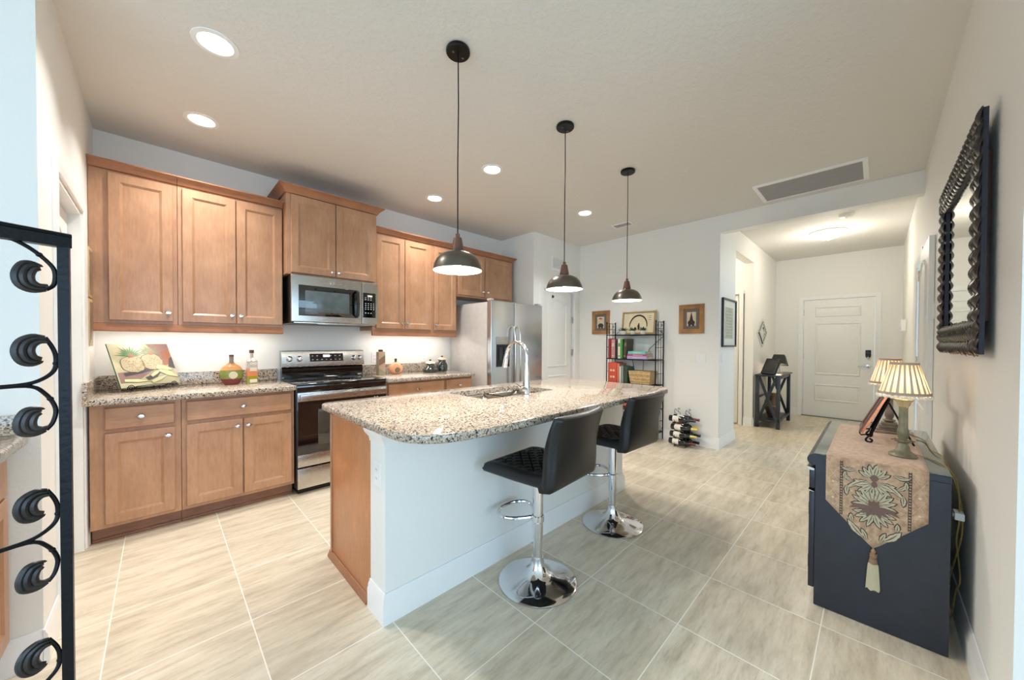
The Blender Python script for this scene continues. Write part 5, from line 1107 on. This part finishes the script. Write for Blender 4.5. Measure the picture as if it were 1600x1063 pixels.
fanm = [(-.003, .543, a, .034, .0075, 0) for a in (90, 62, 118, 270)] + [(-.003+s_*.004, .540, (a if s_ > 0 else 180-a), L_, .0085, c_*s_) for s_ in (-1, 1) for a, L_, c_ in ((12, .080, -45), (-14, .070, 35), (-48, .052, 25), (-70, .045, 10))] + [(-.003, .552, 165, .02, .006, 25), (-.003, .552, 15, .02, .006, -25), (-.003, .66, 90, .03, .014, 0), (-.003, .66, 270, .03, .010, 0)]
for q in fanm: leafp(b, q[0], q[1], q[2], q[3], q[4], .0018, q[5])
b.build('centre_motif', M['motif_m'], runner, smooth=0)
for yb in (-.110, .104):
    b = MB()
    zt = TZ-.008; zb = low(yb)+.004; n = int((zt-zb)/.012)
    for k in range(n):
        for w0, w1 in ((-.005, -.003), (.003, .005)): b._f([b.bm.verts.new(RP(yb+p, q, .0006)) for p, q in ((w0, zb+k*.012), (w1, zb+k*.012), (w1, zb+k*.012+.012), (w0, zb+k*.012+.012))])
        b._f([b.bm.verts.new(RP(yb+p, q, .0006)) for p, q in ((-.003, zb+k*.012+.003), (.003, zb+k*.012+.003), (.003, zb+k*.012+.008), (-.003, zb+k*.012+.008))])
    b.build('border_band', M['motif_d'], runner, smooth=0)
for y0, y1 in ((RY0+.003, -.116), (.110, RY1-.003)):
    b = MB()
    for k in range(4):
        z0 = .70-k*.075; z1 = z0-.075
        for (ya, za, yb2, zb2) in ((y0, z0, y1, z1), (y1, z0, y0, z1)):
            if min(za, zb2) < max(low(ya), low(yb2))+.0: continue
            prev = None; n = 6
            for j in range(n): 
                p0 = (ya+(yb2-ya)*j/n, za+(zb2-za)*j/n); p1 = (ya+(yb2-ya)*(j+1)/n, za+(zb2-za)*(j+1)/n)
                b._f([b.bm.verts.new(RP(p[0], p[1]+o_, .0007)) for p, o_ in ((p0, -.0008), (p1, -.0008), (p1, .0008), (p0, .0008))])
        zc = z0-.0; yc = (y0+y1)/2
        for zz in (z1,):
            if zz-.01 > low(yc): b._f([b.bm.verts.new(RP(yc+.005*math.cos(q*PI/4), zz+.005*math.sin(q*PI/4), .0008)) for q in range(8)])
    b.build('lattice_thread', M['thread'], runner, smooth=0)
ty, tz = -.004, .358; tx = DX0-.016
b = MB(); b.lathe([(.002, .006), (.006, 0), (.009, -.008), (.006, -.015), (.007, -.018), (.011, -.028), (.009, -.036), (.012, -.042), (.015, -.055), (.012, -.064)], (tx, ty, tz), 16)
for k in range(5): b.tube([(tx+.0105*math.cos(q*.7), ty+.0105*math.sin(q*.7), tz-.02-k*.009+.002*math.sin(q*2)) for q in range(10)], .0024, 5)
tas = b.build('tassel', M['tasselh'], runner)
b = MB(); rows = []
for h, r in ((-.060, .013), (-.068, .0155), (-.10, .0175), (-.140, .0195), (-.176, .021)): rows.append([Vector((tx+min(r, .012)*math.cos(a)*(1+.10*(k % 2)), ty+r*math.sin(a)*(1+.10*(k % 2)), tz+h-(.004*math.sin(5*a) if h < -.17 else 0))) for k, a in enumerate([2*PI*k/48 for k in range(48)])])
b.grid(rows, closed_v=True, cap=True); b.build('fringe', M['tassel'], tas, smooth=20)

# lamps
def make_lamp(loc, lab, square):
    x, y, z = loc; t = thing('table_lamp', lab, 'lamp', loc, 'pleated shade lamps on the dresser')
    body_m = M['antique'] if square else M['verdi']
    b = MB()
    if not square: b.lathe([(.046, 0), (.048, .006), (.045, .013), (.034, .020), (.026, .028), (.022, .044), (.017, .058), (.015, .066)], (x, y, z), 32)
    else:
        for r, z0, z1 in ((.062, 0, .018), (.056, .018, .026), (.044, .026, .046), (.034, .046, .060)): b.box(x-r, y-r, z+z0, x+r, y+r, z+z1, .005)
        for sx in (-1, 1):
            for sy in (-1, 1): b.sphere((x+sx*.052, y+sy*.052, z+.010), .012, 8)
    b.build('base', body_m, t)
    b = MB(); flut = []
    prof = [(.015, .062), (.027, .070), (.028, .074), (.014, .080), (.016, .086), (.020, .098), (.0195, .122), (.0165, .130), (.0155, .138), (.0145, .22), (.0165, .232)]
    for r, h in prof: flut.append([Vector((x+r*(1+(.07 if .13 < h < .23 else .03)*math.cos(10*a))*math.cos(a), y+r*(1+(.07 if .13 < h < .23 else .03)*math.cos(10*a))*math.sin(a), z+h)) for a in [2*PI*k/40 for k in range(40)]])
    b.grid(flut, closed_v=True, cap=True)
    if not square:
        for k in range(8): a = k*PI/4; b.sphere((x+.034*math.cos(a), y+.034*math.sin(a), z+.075), .006, 6, (1, 1, .5)); leaf_a = a
    b.build('column', body_m, t)
    b = MB(); rows = []
    for r, h in ((.0165, .232), (.020, .240), (.022, .252), (.030, .262), (.032, .267), (.026, .270), (.012, .270)): rows.append([Vector((x+r*(1+.08*math.cos(8*a))*math.cos(a), y+r*(1+.08*math.cos(8*a))*math.sin(a), z+h)) for a in [2*PI*k/40 for k in range(40)]])
    b.grid(rows, closed_v=True, cap=True); b.build('capital', C('capital_gilt', (190, 174, 134), .4, metal=.3, bump=(80, .5)), t)
    b = MB(); b.lathe([(.011, .271), (.011, .315), (.008, .318)], (x, y, z), 16); b.build('candle_sleeve', M['bead'], t)
    b = MB(); b.sphere((x, y, z+.345), .019, 12, (1, 1, 1.3)); b.build('bulb', M['bulb'], t)
    # pleated shade
    b = MB(); rows = []; npl = 48
    R0, R1, z0, z1 = .083, .045, .295, .435
    for h in range(7):
        s_ = h/6; r = R0+(R1-R0)*s_; rows.append([Vector((x+(r+(.0018 if k % 4 in (0, 1) else -.0018))*math.cos(2*PI*k/(npl*4)), y+(r+(.0018 if k % 4 in (0, 1) else -.0018))*math.sin(2*PI*k/(npl*4)), z+z0+(z1-z0)*s_)) for k in range(npl*4)])
    b.grid(rows, closed_v=True); sh = b.build('lamp_shade', M['shade'], t, smooth=0)
    # darker pleat folds
    b = MB(); n = 22
    for k in range(n):
        a = 2*PI*k/n; w_ = .06; 
        rows = []
        for s_ in (0, 1):
            r = R0+(R1-R0)*s_+.0026; rows.append([Vector((x+r*math.cos(a+w_*q), y+r*math.sin(a+w_*q), z+z0+(z1-z0)*s_)) for q in (-1, -.3, .3, 1)])
        b.grid(rows)
    b.build('pleat_fold', M['band'] if False else C('pleat_taupe', (206, 190, 170), .8), sh)
    b = MB()
    for rr, zz, h in ((R0+.003, z0-.004, .012), (R1+.003, z1-.006, .010)): b.lathe([(rr, zz), (rr+.001, zz+h/2), (rr-.001, zz+h), (rr-.003, zz+h), (rr-.003, zz)], (x, y, z), 48, cap=False)
    b.build('trim_band', M['band'], sh)
    b = MB(); n = 40
    for k in range(n):
        a = 2*PI*k/n; r = R0+.003; b.sphere((x+r*math.cos(a), y+r*math.sin(a), z+z0-.010-.004*(k % 2)), .0072, 6)
    b.build('bead_fringe', M['bead'], sh)
    l = bpy.data.lights.new('dresser_lamp', 'POINT'); l.energy = 3; l.color = (1, .80, .58); l.shadow_soft_size = .02; o = bpy.data.objects.new('dresser_lamp', l); COL.objects.link(o); o.location = (x, y, z+.345)
LZ = TZ+.0042
make_lamp((2.475, -.095, LZ), 'nearer dresser lamp, green-gold column on a round base with pleated beaded shade', False)
make_lamp((3.09, -.062, LZ), 'farther dresser lamp, taupe column on a square base, behind the nearer lamp', True)
# easel and copper plate
t = thing('easel', 'black iron tabletop easel between the two dresser lamps', 'easel', (2.75, 0, LZ)); b = MB()
ax, ay, az = 2.745, -.052, LZ+.235
b.bar((2.69, .018, LZ+.03), (ax-.01, ay, az), .010, .010); b.bar((2.87, .018, LZ+.03), (ax+.02, ay, az), .010, .010)
b.bar((2.76, -.145, LZ+.001), (ax, ay, az-.02), .008, .008)
for x in (2.69, 2.87):
    b.tube(smooth_path([(x, .018, LZ+.035), (x, .030, LZ+.018), (x, .028, LZ+.006), (x, .012, LZ+.003), (x, .008, LZ+.016), (x, .018, LZ+.022)], 5), .0045, 8)
    b.tube([(x, .015, LZ+.045), (x, .050, LZ+.036), (x, .056, LZ+.050)], .004, 6)
b.bar((2.69, .014, LZ+.05), (2.87, .014, LZ+.05), .007, .007); b.build('frame', M['iron'], t)
t = thing('decorative_plate', 'copper-coloured square plate resting on the iron easel', 'plate', (2.78, .03, LZ+.05)); b = MB()
def CP(u, v, d): return Vector((2.66+u*.25, .045-v*.104+d*.91, LZ+.052+v*.235+d*.41))
b.grid([[CP(u, v, d) for u, v in ((0, 0), (1, 0), (1, 1), (0, 1))] for d in (-.004, .006)], closed_v=True, cap=True); b.build('panel', M['copper'], t)
b = MB(); b.grid([[CP(i, i, d), CP(1-i, i, d), CP(1-i, 1-i, d), CP(i, 1-i, d)] for i, d in ((0, .0062), (0, .014), (.08, .011), (.08, .0062))], closed_u=True, closed_v=True); b.build('raised_rim', M['walnut'], t)
# cords and switch
t = thing('lamp_cord', 'gold lamp cord looping over the dresser edge and down the right wall', 'cord', (2.5, -.24, LZ))
b = MB(); zc = DZ+.006
c1 = [(2.54, -.10, LZ+.003), (2.53, -.17, zc+.0), (2.42, -.215, zc), (2.40, -.245, .70), (2.395, -.255, .62), (2.39, -.255, .52), (2.40, -.25, .44), (2.45, -.262, .34), (2.40, -.262, .27), (2.44, -.255, .20), (2.50, -.25, .06), (2.62, -.25, .01)]
c2 = [(3.13, -.12, LZ+.004), (2.98, -.19, zc), (2.72, -.20, zc), (2.60, -.222, zc+.004), (2.52, -.245, .69), (2.43, -.262, .60), (2.405, -.266, .50), (2.42, -.262, .42), (2.47, -.250, .30), (2.60, -.24, .10), (2.72, -.25, .01)]
b.tube(smooth_path(c1, 6), .0028, 6); b.tube(smooth_path(c2, 6), .0028, 6); b.build('cable', M['cord'], t)
b = MB(); b.box(2.365, -.268, .535, 2.425, -.240, .565, .004); b.box(2.38, -.240, .543, 2.41, -.236, .557, .002); b.build('inline_switch', M['plate'], t)
# ---------------------------------------------------------------- carved mirror
MXa, MXb, MZa, MZb, MYf = 2.02, 3.08, 1.235, 2.085, -.240
t = thing('wall_mirror', 'large rectangular mirror with dark carved leafy frame on the right wall', 'mirror', (2.55, YR, 1.235))
b = MB(); w_ = .125
b.grid([[Vector((MXa+i, y, MZa+i)), Vector((MXb-i, y, MZa+i)), Vector((MXb-i, y, MZb-i)), Vector((MXa+i, y, MZb-i))] for i, y in ((0, -.262), (0, MYf-.010), (.004, MYf-.006), (w_, MYf-.012), (w_, -.262))], closed_u=True, closed_v=True); fr = b.build('frame', M['navyedge'], t)
b = MB(); rnd = random.Random(3)
def cleaf(cx, cz, a, L_, wd):
    """one carved leaf: a curled, ribbed blade"""
    ca, sa = math.cos(a), math.sin(a); rows = []; n = 6
    for i in range(n+1):
        s_ = i/n; wv = wd*math.sin(PI*(.12+.85*s_))**.7; hgt = .006+.012*math.sin(PI*min(1, s_*1.15)); row = []
        for q in (-1, -.5, 0, .5, 1):
            px = (s_-.5)*L_; pz = q*wv; rib = .004 if q in (-.5, .5) else 0
            row.append(Vector((cx+px*ca-pz*sa, MYf-.012+hgt*(1-.55*q*q)-rib*.8, cz+px*sa+pz*ca)))
        rows.append(row)
    b.grid(rows)
per = [((MXa, MZa), (MXb, MZa)), ((MXb, MZa), (MXb, MZb)), ((MXb, MZb), (MXa, MZb)), ((MXa, MZb), (MXa, MZa))]
for (xa, za), (xb, zb) in per:
    L_ = math.hypot(xb-xa, zb-za); n = int(L_/.052); dx, dz = (xb-xa)/L_, (zb-za)/L_; nx, nz = -dz, dx; ang = math.atan2(dz, dx)
    for k in range(n):
        s_ = (k+.5)/n*L_
        for off, da in ((.024, .75), (.066, -.75), (.103, .6)):
            cleaf(xa+dx*s_+nx*off, za+dz*s_+nz*off, ang+da+rnd.uniform(-.2, .2), .078, .021)
b.build('carved_leaves', M['carve'], fr, smooth=60)
b = MB(); i = w_; b.rings(MXa+i, MXb-i, MZa+i, MZb-i, [(0, .0), (0, .006), (.02, .009)], '+y', -.268); b.build('mirror_glass', M['mirror'], t, smooth=0)
b = MB(); b.box(MXa+.10, YR+.001, MZa+.12, MXb-.10, -.2685, MZb-.12, .001); b.build('backing_board', M['walnut'], t)

# ---------------------------------------------------------------- black iron scroll rack in the left foreground
P0 = Vector((-.127, 1.11, 0)); DR = Vector((.936, .352, 0)).normalized(); NR = Vector((DR.y, -DR.x, 0))   # NR faces the room
def IP(s_, z, d=0): return P0+DR*s_+NR*d+Vector((0, 0, z))
t = thing('iron_scroll_rack', 'black wrought iron rack with leaf-tipped scrolls at the left edge', 'rack', (-.127, 1.11, 0))
RW = -.46
for s_ in (-.007, RW):
    b = MB(); b.bar(IP(s_+.001, .002), IP(s_+.001, 1.455), .016, .015); b.build('post', M['iron'], t)
b = MB(); b.bar(IP(RW-.010, 1.460), IP(.002, 1.460), .020, .020)
b.tube([IP(RW-.012, 1.475), IP(-.2, 1.475), IP(.003, 1.472)], .007, 8); b.build('top_rail', M['iron'], t)
b = MB(); b.bar(IP(RW, .16), IP(-.015, .16), .016, .02); b.build('bottom_rail', M['iron'], t)
def crescent(b, pts, d):
    n = len(pts)*3; sp = smooth_path([IP(p[0], p[1], d) for p in pts], 4); m_ = len(sp); b.tube(sp, [.0012+.0048*math.sin(PI*(k/(m_-1))**.8) for k in range(m_)], 8)
C1 = [(-.0778, 1.4524), (-.0645, 1.4514), (-.0436, 1.4381), (-.0253, 1.4183), (-.0174, 1.4019), (-.0185, 1.377), (-.028, 1.3660)]
L1 = [(-.028, 1.3655), (-.045, 1.3632), (-.0590, 1.372), (-.0625, 1.390), (-.0560, 1.408), (-.0450, 1.4125), (-.0330, 1.4068)]
C2 = [(-.0302, 1.2760), (-.0212, 1.2560), (-.0172, 1.236), (-.0203, 1.2116), (-.0383, 1.1946), (-.0633, 1.1885), (-.115, 1.1876)]
L2 = [(-.0302, 1.2760), (-.045, 1.2775), (-.0590, 1.268), (-.0640, 1.250), (-.0580, 1.232), (-.0450, 1.2265), (-.0340, 1.2310)]
C3 = [(-.115, 1.1842), (-.0529, 1.1862), (-.0311, 1.1701), (-.0185, 1.1405), (-.0215, 1.1145), (-.0301, 1.1007)]
L3 = [(-.0300, 1.1000), (-.0440, 1.0960), (-.0590, 1.102), (-.0625, 1.120), (-.0560, 1.138), (-.0460, 1.1430), (-.0330, 1.1390)]
sets = [(C1, L1), (C2, L2), (C3, L3)]
for dz in (.290, .576, .86):
    sets.append(([(s_, z-dz) for s_, z in C2], [(s_, z-dz) for s_, z in L2])); sets.append(([(s_, z-dz) for s_, z in C3], [(s_, z-dz) for s_, z in L3]))
for mir in (False, True):
    for Cc, Lc in sets:
        f_ = (lambda s_: RW-.007-s_) if mir else (lambda s_: s_)
        b = MB(); pth = smooth_path([IP(f_(a), z) for a, z in Cc], 5); b.tube(pth, .0034, 8); b.sphere(pth[len(pth)//2 if False else 12], .0046, 8); sc_ = b.build('scroll', M['iron'], t)
        b = MB(); cs, cz = sum(p[0] for p in Lc)/len(Lc), sum(p[1] for p in Lc)/len(Lc)
        for q, (k, dd) in enumerate(((1.0, 0), (.80, .002), (.58, .004))):
            tipx = -.033+.004*q; pts = [(f_(tipx+(a-tipx)*k), cz+(z-cz)*(k+.04)) for a, z in Lc]; pts2 = pts[:-1]+[(f_(Lc[-1][0]+.002-.004*q), pts[-1][1]+.001)]
            sp = smooth_path([IP(p[0], p[1], dd) for p in pts2], 4); m_ = len(sp); b.tube(sp, [.0022+.0036*math.sin(PI*min(1, (j/(m_-1))*1.02))**.9 if j < m_-1 else .0006 for j in range(m_)], 8)
        b.build('leaf_tip', M['ironleaf'], sc_)
